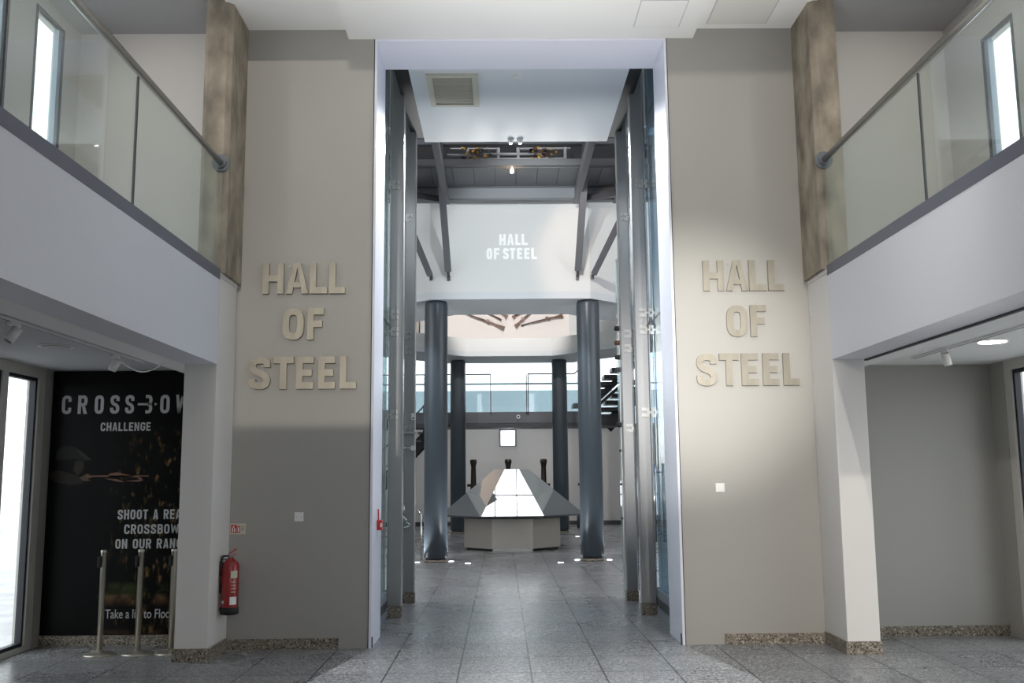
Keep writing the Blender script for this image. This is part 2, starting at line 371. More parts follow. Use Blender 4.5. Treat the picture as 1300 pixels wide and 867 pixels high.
# ceilings
struct(MB().box(-1.79, 1.80, 6.8, D, 6.135, 6.3), 'ceiling_centre', 'ceil', 'white dropped ceiling band in front of the doorway', 'ceiling')
struct(MB().box(-2.90, -1.79, 6.8, D, 6.24, 6.4), 'ceiling_left', 'ceil', 'white ceiling strip left of the dropped band', 'ceiling')
struct(MB().box(1.80, 2.92, 6.8, D, 6.24, 6.4), 'ceiling_right', 'ceil', 'white ceiling strip right of the dropped band', 'ceiling')
for sx, nm in ((-1, 'left'), (1, 'right')):
    X = lambda a, b: (sx * a, sx * b) if sx > 0 else (-b, -a)
    XW = 4.80 if sx < 0 else 4.83; XU = 4.72 if sx < 0 else 4.60
    # piers, fascia, gallery slab
    struct(MB().box(*X(XF, 3.17), 9.0, D, 0, 3.5), 'pier_' + nm, 'white', f'white painted pier on the {nm} of the entrance wall', 'pier', bevel=.006)
    struct(MB().box(*X(XF, 3.17), 0, 9.0, 2.67, 3.47), 'beam_' + nm, 'fascia', f'deep white gallery fascia along the {nm}', 'beam')
    struct(MB().box(*X(XF - .004, 3.2), 0, D - .6, 3.47, 3.57), 'trim_edge_' + nm, 'edge', f'grey metal edge strip on top of the {nm} gallery fascia', 'trim')
    struct(MB().box(*X(XF - .004, 3.2), D - .6, D, 3.50, 3.54), 'pier_cap_' + nm, 'white', f'cap of the {nm} pier under the concrete column', 'pier')
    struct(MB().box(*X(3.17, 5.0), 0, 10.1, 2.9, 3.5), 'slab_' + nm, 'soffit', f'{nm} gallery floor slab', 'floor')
    struct(MB().box(*X(3.17, 3.45), 0, 9.95, 2.68, 2.9), 'soffit_strip_' + nm, 'ceil', f'pale strip of the {nm} recess ceiling behind the fascia', 'ceiling')
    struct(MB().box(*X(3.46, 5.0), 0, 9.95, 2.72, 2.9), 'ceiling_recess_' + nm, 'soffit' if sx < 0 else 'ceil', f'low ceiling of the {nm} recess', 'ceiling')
    struct(MB().box(*X(3.10, 5.0), 9.95, 10.15, 0, 2.9), 'wall_recess_' + nm, 'wallgrey', f'back wall of the {nm} recess')
    struct(MB().box(*X(2.86, 5.0), 9.95, 10.15, 3.5, 6.7), 'wall_gallery_' + nm, 'white', f'back wall of the {nm} upper gallery')
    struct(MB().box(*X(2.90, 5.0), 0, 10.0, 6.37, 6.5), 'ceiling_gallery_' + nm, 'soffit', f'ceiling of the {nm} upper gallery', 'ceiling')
    # concrete column standing on the pier
    b = MB(); c0, c1, ch = 2.83, 3.10, .045
    poly = [(c0 + ch, 9.0), (c1 - ch, 9.0), (c1, 9.0 + ch), (c1, D), (c0, D), (c0, 9.0 + ch)]
    b.prism([(sx * u, v) for u, v in poly], lambda u, v, t: (u, v, t), 3.54, 6.42)
    struct(b, 'pillar_' + nm, 'concrete', f'raw concrete column on top of the {nm} pier', 'column')
    # side walls with windows (lower: glazed, upper: slit windows)
    y_lo = [(9.03, 9.63), (8.33, 8.93)] if sx < 0 else [(8.95, 9.55), (8.3, 8.85), (7.0, 8.2), (5.7, 6.9)]
    wall_holes('wall_side_' + nm, 'winframe', f'{nm} side wall of the ground floor with tall windows', *X(XW, XW + .12), -4.0, 9.95, 0, 2.9, [(a, b_, .05, 2.62) for a, b_ in y_lo], axis='X')
    struct(MB().box(*X(XW - .004, XW + .13), y_lo[0][1] + .13, 9.95, 0, 2.72), 'wall_return_' + nm, 'wallgrey', f'narrow wall return beside the {nm} window')
    y_up = [(8.98, 9.52), (8.10, 8.42), (5.4, 7.7), (2.0, 5.2)] if sx < 0 else [(8.60, 9.12), (7.75, 8.05), (5.4, 7.3), (2.0, 5.2)]  # the two wide panes are out of view, added to brighten the gallery
    zt = 6.18 if sx < 0 else 5.86
    wall_holes('wall_upper_' + nm, 'white', f'{nm} side wall of the upper gallery', *X(XU, XU + .10), -4.0, 9.95, 3.5, 6.7, [(a, b_, 3.7, zt) for a, b_ in y_up], axis='X')
    for k, (a, b_) in enumerate(y_lo):
        w = thing(f'window_{k + (1 if sx < 0 else 11)}', (sx * (XW + .06), (a + b_) / 2, .05), f'{nm} ground floor window, number {k + 1} out from the end wall', 'window', kind='structure')
        g = .035
        MB().box(*X(XW + .02, XW + .08), a, a + g, .05, 2.62).box(*X(XW + .02, XW + .08), b_ - g, b_, .05, 2.62).box(*X(XW + .02, XW + .08), a + g, b_ - g, .05, .05 + g).box(*X(XW + .02, XW + .08), a + g, b_ - g, 2.62 - g, 2.62).build('window_frame', 'darkframe', w)
        MB().box(*X(XW + .045, XW + .055), a + g, b_ - g, .05 + g, 2.62 - g).build('pane', 'clear', w)
    for k, (a, b_) in enumerate(y_up):
        w = thing(f'window_{k + (6 if sx < 0 else 16)}', (sx * (XU + .12), (a + b_) / 2, 3.7), f'{nm} gallery slit window, number {k + 1} out from the end wall', 'window', kind='structure')
        g = .03
        MB().box(*X(XU - .012, XU + .03), a - g, a, 3.7, zt + g).box(*X(XU - .012, XU + .03), b_, b_ + g, 3.7, zt + g).box(*X(XU - .012, XU + .03), a, b_, zt, zt + g).build('window_frame', 'darkframe', w)
        MB().box(*X(XU + .05, XU + .06), a, b_, 3.7, zt).build('pane', 'clear', w)
        MB().box(*X(XU + .002, XU + .05), b_ - .07, b_ - .001, 3.7, zt).build('reveal', 'blueframe', w)
    # granite skirtings
    s = MB().box(*X(XF - .018, XF), 8.982, D - .02, 0, .115).box(*X(XF, 3.18), 8.982, 9.0, 0, .115).box(*X(3.17, 3.188), 9.0, 9.93, 0, .115)
    struct(s, 'baseboard_pier_' + nm, 'granite', f'speckled granite skirting around the {nm} pier', 'skirting')
    struct(MB().box(*X(1.80 if sx < 0 else 1.90, XF - .018), D - .02, D, 0, .10), 'baseboard_front_' + nm, 'granite', f'speckled granite skirting under the {nm} lettering', 'skirting')
    if sx > 0: struct(MB().box(*X(3.188, 4.1), 9.93, 9.95, 0, .1).box(*X(4.103, XW), 9.93, 9.95, 0, .1), 'baseboard_recess_' + nm, 'granite', 'speckled granite skirting along the right recess', 'skirting')
    else: struct(MB().box(*X(3.188, XW), 9.91, 9.95, 0, .1), 'baseboard_recess_' + nm, 'granite', 'speckled granite skirting under the dark mural', 'skirting')
struct(MB().box(3.171, 3.2, 4, 9.0, 2.655, 2.679), 'trim_3', 'darkframe', 'thin black slot between the right fascia and the recess ceiling', 'trim')  # black strip puts the shade of the narrow gap into colour

# unseen lobby behind the camera: atrium and rear openings added to let light in
ATR = 12.0
s_ = MB().box(-3.0, 3.0, 6.8, 7.0, 6.4, ATR).box(-5.2, -3.0, 4.0, 4.2, 6.5, ATR).box(3.0, 5.2, 4.0, 4.2, 6.5, ATR).box(-3.2, -3.0, 4.2, 7.0, 6.4, ATR).box(3.0, 3.2, 4.2, 7.0, 6.4, ATR)
struct(s_, 'wall_atrium', 'white', 'upper wall above the lobby ceiling, facing the rear glazing')
struct(MB().box(-5.2, -5, -4.2, 4.2, 2.9, ATR).box(5, 5.2, -4.2, 4.2, 2.9, ATR), 'wall_atrium_sides', 'white', 'upper side walls of the atrium behind the visitor')
# unseen rear wall, openings cut to shape the sun patches on wall and floor
rear = MB(); yr0, yr1 = -4.2, -4.0
def rp(poly): rear.prism(poly, lambda u, v, t: (u, t, v), yr0, yr1)
A0, A1, A2, A3 = -2.95, -1.5, 1.5, 3.3
zLo, zHi = 3.75, 9.5
rp(sqpoly(-5, A0, 0, ATR)); rp(sqpoly(A0, A1, 0, zLo)); rp(sqpoly(A0, A1, zHi, ATR))
rp([(A1, 0), (A3, 0), (A3, 1.25), (1.13, 1.42), (A1, 1.66)]); rp(sqpoly(A1, A2, 1.67, ATR)); rp(sqpoly(A2, A3, 7.4, ATR)); rp(sqpoly(A3, 5, 0, ATR))
struct(rear, 'wall_rear', 'white', 'rear wall of the lobby with tall glazed openings')
# unseen atrium roof, skylight opening added for soft daylight
struct(MB().box(-5, 5, -4.2, -3.0, ATR, ATR + .2).box(-5, 5, 3.2, 7.2, ATR, ATR + .2).box(-5, .5, -3, 3.2, ATR, ATR + .2).box(1.6, 5, -3, 3.2, ATR, ATR + .2), 'ceiling_atrium', 'ceil', 'atrium roof around the long skylight', 'ceiling')

# ============================================================ HALL SHELL
HX = 8.0
struct(MB().box(-4.95, -3.17, 9.95 + .2, 10.35, 0, 10), 'wall_hall_front_left', 'white', 'inner side of the entrance wall, left')
struct(MB().box(3.17, 4.95, 9.95 + .2, 10.35, 0, 10), 'wall_hall_front_right', 'white', 'inner side of the entrance wall, right')
struct(MB().box(-3.17, 3.17, 9.95, 10.15, 6.6, 10), 'wall_hall_front_top', 'white', 'wall above the entrance seen from the hall')
for sx, nm in ((-1, 'left'), (1, 'right')):
    b = MB(); a_, c_ = Vector((4.75, 10.35)), Vector((8.0, 20.0)); n_ = Vector((.19, -.064))
    def seg(t0, t1, z0, z1):
        p, q = a_.lerp(c_, t0), a_.lerp(c_, t1)
        b.prism([(sx * u.x, u.y) for u in (p, q, q + n_, p + n_)], lambda u, v, t: (u, v, t), z0, z1)
    seg(0, .12, 0, 10); seg(.12, .68, 0, 2.0); seg(.12, .68, 7.0, 10); seg(.68, 1, 0, 10)
    b.box(*sorted((sx * 8.0, sx * 8.2)), 20.0, 33.5, 0, 10)
    struct(b, 'wall_hall_' + nm, 'white', f'{nm} wall of the stair hall with a large high window')
wall_holes('wall_back', 'white', 'far wall of the stair hall with a high glazed band', 33.5, 33.7, -HX, HX, 0, 10, [(-6.5, 6.5, 3.42, 8.0)])
struct(MB().box(-HX, HX, 33.46, 33.5, 0, .14), 'baseboard_back', 'dark', 'dark skirting at the foot of the far wall', 'skirting')
gw = thing('window_20', (0, 33.6, 3.42), 'wide glazed band high in the far wall', 'window', kind='structure')
b = MB()
for xx in (-6.48, -3.2, 3.2, 6.46): b.box(xx - .015, xx + .015, 33.56, 33.62, 3.42, 8.0)
b.box(-6.5, 6.5, 33.55, 33.62, 4.80, 4.85)
b.build('mullion', 'satin', gw); MB().box(-6.5, 6.5, 33.585, 33.595, 3.42, 8.0).build('pane', 'clear', gw)
for (x0, x1, h, yy, m_, lab) in ((-16, 16, 5.7, 46, 'bluefacade', 'long pale blue facade beyond the far glazing'), (-1.35, -.15, 4.0, 41, 'outside', 'low white block outside, left of middle, beyond the far glazing'), (-.1, .95, 3.75, 41, 'outside', 'low white block outside, right of middle, beyond the far glazing'), (-26, -20, 3.3, 34, 'bluefacade', 'pale building outside the left ground floor windows')):
    tag(MB().box(x0, x1, yy, yy + 4, -.25, h).build('distant_building', m_), lab, 'building')
# roof: glazed over the front bay, tower skylight above the drum
rf = MB().prism([(-4.9, 10.15), (4.9, 10.15), (6.5, 15.0), (-6.5, 15.0)], lambda u, v, t: (u, v, t), 10, 10.2).prism([(-6.5, 15), (-5.5, 15), (-5.5, 33.7), (-8.1, 33.7), (-8.1, 20)], lambda u, v, t: (u, v, t), 10, 10.2).prism([(6.5, 15), (5.5, 15), (5.5, 33.7), (8.1, 33.7), (8.1, 20)], lambda u, v, t: (u, v, t), 10, 10.2).box(-5.5, 5.5, 30.2, 33.7, 10, 10.2)
struct(rf, 'ceiling_hall', 'hallceil', 'hall roof around the skylights', 'ceiling')
b = MB()
for yy in (14.6, 15.9, 17.2): b.box(-5.5, 5.5, yy - .05, yy + .05, 10.02, 10.16)
for xx in (-3.6, -1.8, 0, 1.8, 3.6): b.box(xx - .04, xx + .04, 13.4, 18.9, 10.03, 10.15)
struct(b, 'ceiling_glazing_bars', 'satin', 'glazing bars of the skylight over the front bay', 'skylight')

# entrance bay ceiling
struct(MB().box(-1.28, 1.29, 10.3, 13.2, 6.3, 6.5), 'ceiling_bay', 'hallceil', 'flat ceiling panel just inside the tall doorway', 'ceiling')
struct(MB().box(-1.46, -1.285, 10.3, 13.2, 6.36, 6.7).box(1.295, 1.46, 10.3, 13.2, 6.36, 6.7), 'beam_bay', 'black', 'dark beams either side of the entrance bay ceiling', 'beam')  # black boxes stand in for the open gaps, their shade put into colour
struct(MB().box(-3.2, -1.7, 10.3, 13.0, 8.4, 8.5).box(1.7, 3.2, 10.3, 13.0, 8.4, 8.5).box(-2.4, 2.4, 13.16, 13.26, 6.52, 10), 'wall_bay_top', 'soffit', 'closing panels above the entrance bay')

# ring floor and drum
def ring(outer, inner, z0, z1, name, m, label, cat='floor'):
    b = MB(); n = len(outer)
    for i in range(n):
        j = (i + 1) % n
        q = [outer[i], outer[j], inner[j], inner[i]]
        b.prism(q, lambda u, v, t: (u, v, t), z0, z1)
    return struct(b, name, m, label, cat)
OUT = [(-1.62, 18.9), (1.55, 18.9), (4.9, 21.9), (4.9, 26.6), (1.95, 29.8), (-1.95, 29.8), (-4.9, 26.6), (-4.9, 21.9)]
def offs(poly, d):
    n = len(poly); out = []
    P = [Vector(p) for p in poly]
    for i in range(n):
        a, b_, c = P[i - 1], P[i], P[(i + 1) % n]
        n1 = Vector((-(b_ - a).y, (b_ - a).x)).normalized(); n2 = Vector((-(c - b_).y, (c - b_).x)).normalized()
        m_ = (n1 + n2).normalized(); out.append(tuple(b_ + m_ * (d / m_.dot(n1))))
    return out
INR = [(-1.2, 20.75), (1.2, 20.75), (3.5, 23.0), (3.5, 25.8), (1.26, 28.0), (-1.26, 28.0), (-3.5, 25.8), (-3.5, 23.0)]
ring(OUT, INR, 5.10, 5.24, 'slab_ring', 'slab', 'blue grey octagonal ring floor carried by the round columns')
ring(offs(INR, -.12), INR, 5.24, 5.62, 'parapet_ring', 'drum', 'pale parapet around the octagonal opening', 'parapet')
ring(OUT, offs(OUT, .18), 5.24, 17.5, 'wall_drum', 'drum', 'tall white octagonal drum wall above the ring floor', 'wall')
ring(OUT, offs(OUT, 2.1), 17.5, 17.7, 'ceiling_drum', 'drum', 'roof edge around the octagonal skylight', 'ceiling')
b = MB()
for yy in (21.8, 23.2, 24.6, 26.0): b.bar((-4.4, yy, 17.6), (4.4, yy, 17.6), .05, .06)
for xx in (-2.1, -.5, .35, 2.1): b.bar((xx, 20.0, 17.6), (xx, 28.6, 17.6), .04, .06)
b.bar((-4.0, 22.5, 17.6), (-.5, 24.6, 17.6), .4, .1).bar((4.0, 22.5, 17.6), (1.6, 24.6, 17.6), .4, .1)
struct(b, 'skylight_bars', 'satin', 'glazing bars of the tower skylight', 'skylight')
b = MB().box(-1.93, 1.93, 29.6, 29.62, 5.3, 9)
struct(b, 'wall_display', 'drumwarm', 'warm white display wall carrying the fan of long guns')

# words projected in light on the drum, painted as white letters
b = MB(); y = 18.897
for ch, x0, x1 in zip('HALL', (-.245, -.09, .075, .20), (-.115, .05, .18, .32)): put_glyph(b, ch, x0, x1, 6.185, 6.415, y, .004, .22)
for ch, x0, x1 in zip('OFSTEEL', (-.50, -.355, -.175, -.04, .105, .25, .39), (-.385, -.24, -.055, .075, .215, .36, .50)): put_glyph(b, ch, x0, x1, 5.90, 6.13, y, .004, .22)
tag(b.build('wall_lettering', 'letterwhite'), 'small white words HALL OF STEEL on the pale drum wall', 'lettering')

# ============================================================ FACADE LETTERS
px = .00796
rows = [('HALL', [(335.4, 362), (364.8, 393), (394.5, 416.7), (419, 439)], 3.44, 3.752, -2.609, 335.4, 1.809, .00785),
        ('OF', [(360, 386.6), (390.7, 411.5)], 2.973, 3.292, -2.400, 360, 2.03, .00770),
        ('STEEL', [(318, 344), (347.5, 372.7), (376, 397.6), (403.5, 424.3), (430, 450.6)], 2.484, 2.805, -2.716, 318, 1.712, .0077)]
ordn = {('HALL', 2): 'first L', ('HALL', 3): 'last L', ('STEEL', 2): 'first E', ('STEEL', 3): 'second E', ('STEEL', 4): 'closing L'}
for side in (0, 1):
    for word, spans, z0, z1, XL, p0, XR, pr_ in rows:
        for i, (a, b_) in enumerate(spans):
            k = px if side == 0 else pr_; ox = XL if side == 0 else XR
            mb = MB(); x0, x1 = ox + (a - p0) * k, ox + (b_ - p0) * k
            put_glyph(mb, word[i], x0, x1, z0, z1, D - .008, .03, .205)
            t = thing('steel_letter', (x0, D, z0), f"brushed steel letter, the {ordn.get((word, i), word[i])} of {word}, on the wall {'left' if side == 0 else 'right'} of the doorway", 'letter', f"raised steel letters {'left' if side == 0 else 'right'} of the doorway")
            mb.build('face', 'letter', t)
            for zz in (z0 + .03, z1 - .03): MB().tube((x0 + .03, D + .001, zz), (x0 + .03, D - .009, zz), .008, seg=8).build('fixing_pin', 'satin', t)

# ============================================================ BALUSTRADES
for sx, nm in ((-1, 'left'), (1, 'right')):
    cuts = [8.98, 6.87, 4.985, 3.0]
    t = thing('glass_balustrade', (sx * XF, 8.98, 3.57), f'green tinted glass balustrade with steel handrail on the {nm} gallery', 'balustrade')
    for a, b_ in zip(cuts, cuts[1:]):
        xa = sorted((sx * (XF + .02), sx * (XF + .032)))
        g = MB().box(*xa, b_ + .008, a - .008, 3.571, 4.56).build('glass_panel', 'glass', t)
    for a in cuts[1:-1]: MB().box(*sorted((sx * (XF + .018), sx * (XF + .034))), a - .0075, a + .0075, 3.571, 4.56).build('joint', 'darkframe', t)
    MB().tube((sx * (XF + .02), 9.0, 4.6), (sx * (XF + .02), 1.0, 4.6), .032, seg=20).build('handrail', 'steel', t)
    MB().tube((sx * (XF + .02), 8.975, 4.6), (sx * (XF + .02), 8.999, 4.6), .085, seg=28).tube((sx * (XF + .02), 8.95, 4.6), (sx * (XF + .02), 8.975, 4.6), .055, seg=28).build('wall_flange', 'beam', t)

# ============================================================ MURAL
y = 9.91
mt = thing('wall_mural', (-4.78, 9.95, .1), 'tall dark mural advertising a crossbow range, behind the barrier posts', 'mural')
pm = MB().box(-4.79, -3.19, y, 9.948, .105, 2.715).build('print', 'mural', mt)
pxm = lambda p, v=513: -4.695 + (p - 80) * .007975 + .00038 * (v - 513)
for ch, a, b_ in (('C', 80.4, 92.4), ('R', 100.7, 112.7), ('O', 122, 133.4), ('S', 141.7, 153.3), ('S', 160.7, 172), ('3', 184.5, 195), ('O', 205, 217), ('W', 225, 241)):
    tx = MB(); put_glyph(tx, ch, pxm(a), pxm(b_), 2.28, 2.468, y, .001, .17); tx.build('title_letter', 'muralgrey', mt)
def fit(s, vis, xa, xb, z0, z1, v, part):
    H = z1 - z0; xs = (pxm(xb) - pxm(xa)) / (text_w(vis, .14) * H); x = pxm(xa, v)
    for word in s.split(' '):
        mb = MB(); x = text_line(mb, word, x, H, z0, y, .001, xs, .14, .175) + (.3 + .14) * H * xs
        mb.build(part, 'muralgrey', mt)
fit('CHALLENGE', 'CHALLENGE', 129.5, 192.7, 2.105, 2.19, 542, 'subtitle_lettering')
fit('SHOOT A REAL', 'SHOOT A REA', 151, 230, 1.222, 1.318, 652, 'slogan_lettering')
fit('CROSSBOW', 'CROSSBOW', 159, 227, 1.078, 1.172, 671, 'slogan_lettering')
fit('ON OUR RANGE', 'ON OUR RANG', 148, 230.5, .935, 1.03, 690, 'slogan_lettering')
cu = bpy.data.curves.new('tmp', 'FONT'); cu.body = 'Take a lift to Floor'; cu.size = .125; cu.extrude = .0004; cu.offset = .0008
to = bpy.data.objects.new('tmp', cu); COL.objects.link(to)
bpy.context.view_layer.update()
me = bpy.data.meshes.new_from_object(to.evaluated_get(bpy.context.evaluated_depsgraph_get()))
bpy.data.objects.remove(to)
wid = max(v.co.x for v in me.vertices)
me.transform(Matrix.Diagonal((.68 / wid, 1, 1, 1))); me.transform(Matrix.Rotation(PI / 2, 4, 'X')); me.transform(Matrix.Translation(Vector((pxm(135, 777), y - .0008, .262)) - mt.location))
me.materials.clear(); me.materials.append(M['muralgrey'])
fl = bpy.data.objects.new('floor_lettering', me); COL.objects.link(fl); fl.parent = mt
# printed archer: cap, face, sleeve, hand and crossbow as flat artwork on the print
def art(name, m, polys, d=.0012):
    b = MB()
    for pl in polys: b.prism([(pxm(u, v), 1.693 + (600 - v) * .00795) for u, v in pl], lambda u, v, t: (u, y - t, v), 0, d)
    return b.build(name, m, mt)
def cm(name, c): return mat(name, c, .5, spec=.25)
art('printed_cap', cm('print dim cap', (.006, .007, .006)), [[(72, 585), (74, 573), (84, 566), (97, 568), (108, 578), (117, 584), (110, 586), (98, 583), (86, 584)]])
art('printed_cap_brim', cm('print pale brim', (.022, .020, .015)), [[(97, 568), (104, 573), (112, 579), (118, 585), (111, 583), (103, 577)]], .0016)
art('printed_face', cm('print dim skin', (.020, .010, .007)), [[(98, 585), (108, 586), (109, 593), (105, 601), (99, 604), (95, 597)]])
art('printed_sleeve', cm('print brown sleeve', (.012, .008, .005)), [[(64, 604), (72, 597), (84, 599), (96, 603), (107, 607), (107, 614), (92, 616), (72, 612)]])
art('printed_hand', cm('print pale hand', (.09, .05, .03)), [[(103, 607), (112, 602), (116, 602), (113, 605), (119, 607), (113, 608), (117, 611), (108, 611)]], .0016)
art('printed_crossbow', cm('print pale crossbow', (.16, .08, .055)), [[(112, 604.0), (190, 604.6), (190, 606), (112, 606)], [(140, 602), (150, 600.5), (166, 604), (180, 607), (183, 611), (176, 612.5), (160, 611.5), (178, 609.8), (176, 607.5), (158, 606), (140, 606)], [(134, 608), (150, 609), (160, 613), (150, 612)]], .0018)

# ============================================================ BARRIER POSTS
def stanchion(x, y_, label, first=[None]):
    g = 'retractable belt barrier posts'
    if first[0] is None:
        t = thing('barrier_post', (x, y_, 0), label, 'barrier post', g)
        MB().lathe([(.143, 0), (.146, .006), (.14, .014), (.10, .024), (.04, .034), (.03, .05)], (x, y_, 0), 36).build('base', 'poststeel', t)
        MB().lathe([(.026, .03), (.026, .93), (.029, .932), (.029, .955), (.02, .96)], (x, y_, 0), 24).build('pole', 'poststeel', t)
        c = MB().box(x - .03, x - .005, y_ - .075, y_ - .012, .80, .90); c.build('belt_cassette', 'rubber', t, bevel=.006)
        first[0] = t
    else: t = dup(first[0], (x, y_, 0), label)
    return t
stanchion(-3.99, 9.40, 'steel belt barrier post furthest from the pier, before the mural')
stanchion(-3.65, 9.43, 'steel belt barrier post in the middle of the three before the mural')
stanchion(-3.345, 9.45, 'steel belt barrier post closest to the white pier')

# ============================================================ EXTINGUISHER, SIGNS, PLATES
ex, ey = -2.775, 9.33
t = thing('fire_extinguisher', (ex, ey, .37), 'red fire extinguisher hung low on the side of the left white pier', 'fire extinguisher')
MB().lathe([(.06, .405), (.078, .41), (.079, .45), (.079, .80), (.07, .835), (.045, .86), (.025, .872), (.025, .885)], (ex, ey, 0), 32).build('cylinder', 'red', t)
MB().lathe([(.07, .365), (.084, .37), (.084, .43), (.079, .432)], (ex, ey, 0), 32).build('foot_ring', 'rubber', t)
MB().lathe([(.022, .88), (.022, .905), (.014, .91)], (ex, ey, 0)).box(ex - .015, ex + .02, ey - .02, ey + .02, .895, .915).build('valve', 'satin', t)
MB().bar((ex - .02, ey, .915), (ex + .055, ey, .965), .02, .010).bar((ex - .03, ey, .903), (ex + .05, ey, .915), .02, .008).build('lever', 'redp', t)
hs = MB(); pts = [Vector((ex - .015, ey - .02, .90)), Vector((ex - .06, ey - .05, .90)), Vector((ex - .082, ey - .045, .84)), Vector((ex - .088, ey - .03, .72)), Vector((ex - .086, ey - .02, .56))]
for a, b_ in zip(pts, pts[1:]): hs.tube(a, b_, .009, seg=8)
hs.build('hose', 'rubber', t)
lb = MB()
def curved(mb, a0, a1, z0, z1, r):
    n = 8
    for i in range(n):
        t0, t1 = a0 + (a1 - a0) * i / n, a0 + (a1 - a0) * (i + 1) / n
        p = [(ex + rr * math.cos(a), ey + rr * math.sin(a)) for rr, a in ((r - .001, t0), (r, t0), (r, t1), (r - .001, t1))]
        mb.prism(p, lambda u, v, w: (u, v, w), z0, z1)
curved(lb, -PI * .42, -PI * .15, .46, .53, .0805); lb.build('paper_label', 'plate', t); lb = MB(); curved(lb, -PI * .75, -PI * .66, .47, .495, .0805)
lb.build('paper_label', 'plate', t)
lb = MB(); curved(lb, -PI * .40, -PI * .14, .70, .765, .0805); lb.build('gold_label', 'cream', t)
lb = MB()
for z_ in (.57, .60, .63, .66): curved(lb, -PI * .38, -PI * .2, z_, z_ + .008, .0805); lb.build('text_line', 'cream', t); lb = MB()
MB().box(-2.871, -2.85, ey - .02, ey + .02, .60, .9).box(-2.855, ex - .02, ey - .012, ey + .012, .86, .875).build('wall_bracket', 'satin', t)

t = thing('safety_sign', (-2.79, D, 1.08), 'small cream and red fire extinguisher sign above the red extinguisher', 'sign')
MB().box(-2.866, -2.715, D - .006, D - .0005, 1.082, 1.185).build('backing', 'cream', t)
MB().box(-2.856, -2.80, D - .0075, D - .006, 1.095, 1.172).box(-2.795, -2.768, D - .0075, D - .006, 1.095, 1.16).build('red_symbol', 'redp', t)
MB().box(-2.845, -2.835, D - .0085, D - .0075, 1.10, 1.15).tube((-2.828, D - .0075, 1.155), (-2.828, D - .0085, 1.155), .008, seg=10).box(-2.826, -2.812, D - .0085, D - .0075, 1.105, 1.14).build('white_symbol', 'plate', t); MB().box(-2.788, -2.776, D - .0085, D - .0075, 1.105, 1.15).build('white_symbol', 'plate', t)
MB().box(-2.758, -2.725, D - .007, D - .006, 1.15, 1.154).box(-2.758, -2.73, D - .007, D - .006, 1.135, 1.139).box(-2.758, -2.727, D - .007, D - .006, 1.12, 1.124).build('printed_lines', 'rubber', t)

t = thing('wall_plate', (-2.2, D, 1.243), 'square white blank plate on the grey wall left of the doorway', 'switch plate')
MB().box(-2.244, -2.157, D - .01, D - .0005, 1.2, 1.287).build('plate', 'plate', t, bevel=.003)
MB().tube((-2.225, D - .01, 1.243), (-2.225, D - .011, 1.243), .004, seg=8).tube((-2.176, D - .01, 1.243), (-2.176, D - .011, 1.243), .004, seg=8).build('screw', 'satin', t)
t = thing('light_switch', (1.905, D, 1.486), 'square white rocker switch on the pale wall right of the doorway', 'switch')
MB().box(1.862, 1.949, D - .01, D - .0005, 1.443, 1.530).build('plate', 'plate', t, bevel=.003)
MB().box(1.89, 1.921, D - .015, D - .009, 1.465, 1.508).build('rocker', 'ceil', t, bevel=.002)

t = thing('fire_call_point', (-1.49, 10.02, 1.10), 'red fire alarm call point on the white doorway lining', 'alarm')
MB().box(-1.49, -1.44, 9.94, 10.03, 1.09, 1.19).build('housing', 'redp', t, bevel=.004)
MB().box(-1.455, -1.435, 9.937, 9.941, 1.12, 1.16).build('break_panel', 'plate', t)
MB().tube((-1.48, 9.98, 1.19), (-1.48, 9.98, 1.30), .006, seg=8).build('conduit', 'redp', t)
tag(MB().box(-1.49, -1.482, 9.62, 9.66, 0.001, .10).build('door_stop', 'dark', bevel=.001), 'small dark metal foot plate at the left doorway lining', 'plate')
tag(MB().box(1.482, 1.49, 9.62, 9.66, 0.001, .10).build('door_stop', 'dark', bevel=.001), 'small dark metal foot plate at the right doorway lining', 'plate')

# ============================================================ RECESS CEILING FITTINGS
def track(x, y0, y1, z, nm, spots):
    t = thing('lighting_track', (x, y1, z), f'slim white lighting track in the {nm} recess ceiling', 'lighting track')
    MB().box(x - .018, x + .018, y0, y1, z - .018, z - .0005).build('rail', 'ceil', t)
    MB().box(x - .006, x + .006, y0 + .02, y1 - .02, z - .0195, z - .018).build('slot', 'darkframe', t)
    for (ys, tilt, lab) in spots:
        s = thing('track_spotlight', (x, ys, z - .02), lab, 'spotlight', 'white track spotlights')
        MB().box(x - .018, x + .018, ys - .07, ys + .07, z - .045, z - .019).build('adapter', 'plate', s, bevel=.003)
        MB().tube((x, ys, z - .045), (x, ys, z - .085), .008, seg=10).build('stem', 'plate', s)
        c = Vector((x, ys, z - .10)); d = Vector(tilt).normalized()
        MB().tube(c - d * .05, c + d * .06, .036, seg=24).build('lamp_head', 'plate', s)
        MB().tube(c + d * .06, c + d * .062, .030, seg=24).build('lens', 'darkframe', s)
track(-3.62, 4.5, 9.15, 2.72, 'left', [(8.52, (-.5, .2, -.8), 'white track spotlight in the left recess beside the looped cable'), (6.72, (-.4, -.3, -.8), 'white track spotlight in the left recess at the picture edge')])
track(3.76, 4.5, 9.3, 2.72, 'right', [(8.6, (.25, .1, -.95), 'white track spotlight in the right recess beside the lit downlight')])
cb = MB(); P = [Vector((-3.62 + .27 * i / 10, 8.62 + .35 * i / 10, 2.66 - .09 * math.sin(PI * i / 10) + .02 * i / 10)) for i in range(11)]
for a, b_ in zip(P, P[1:]): cb.tube(a, b_, .006, seg=8)
tag(cb.build('cable_loop', 'plate'), 'white cable looping from the left track spotlight to the ceiling', 'cable')
t = thing('ceiling_downlight', (3.97, 8.18, 2.72), 'lit round downlight in the right recess ceiling', 'downlight')
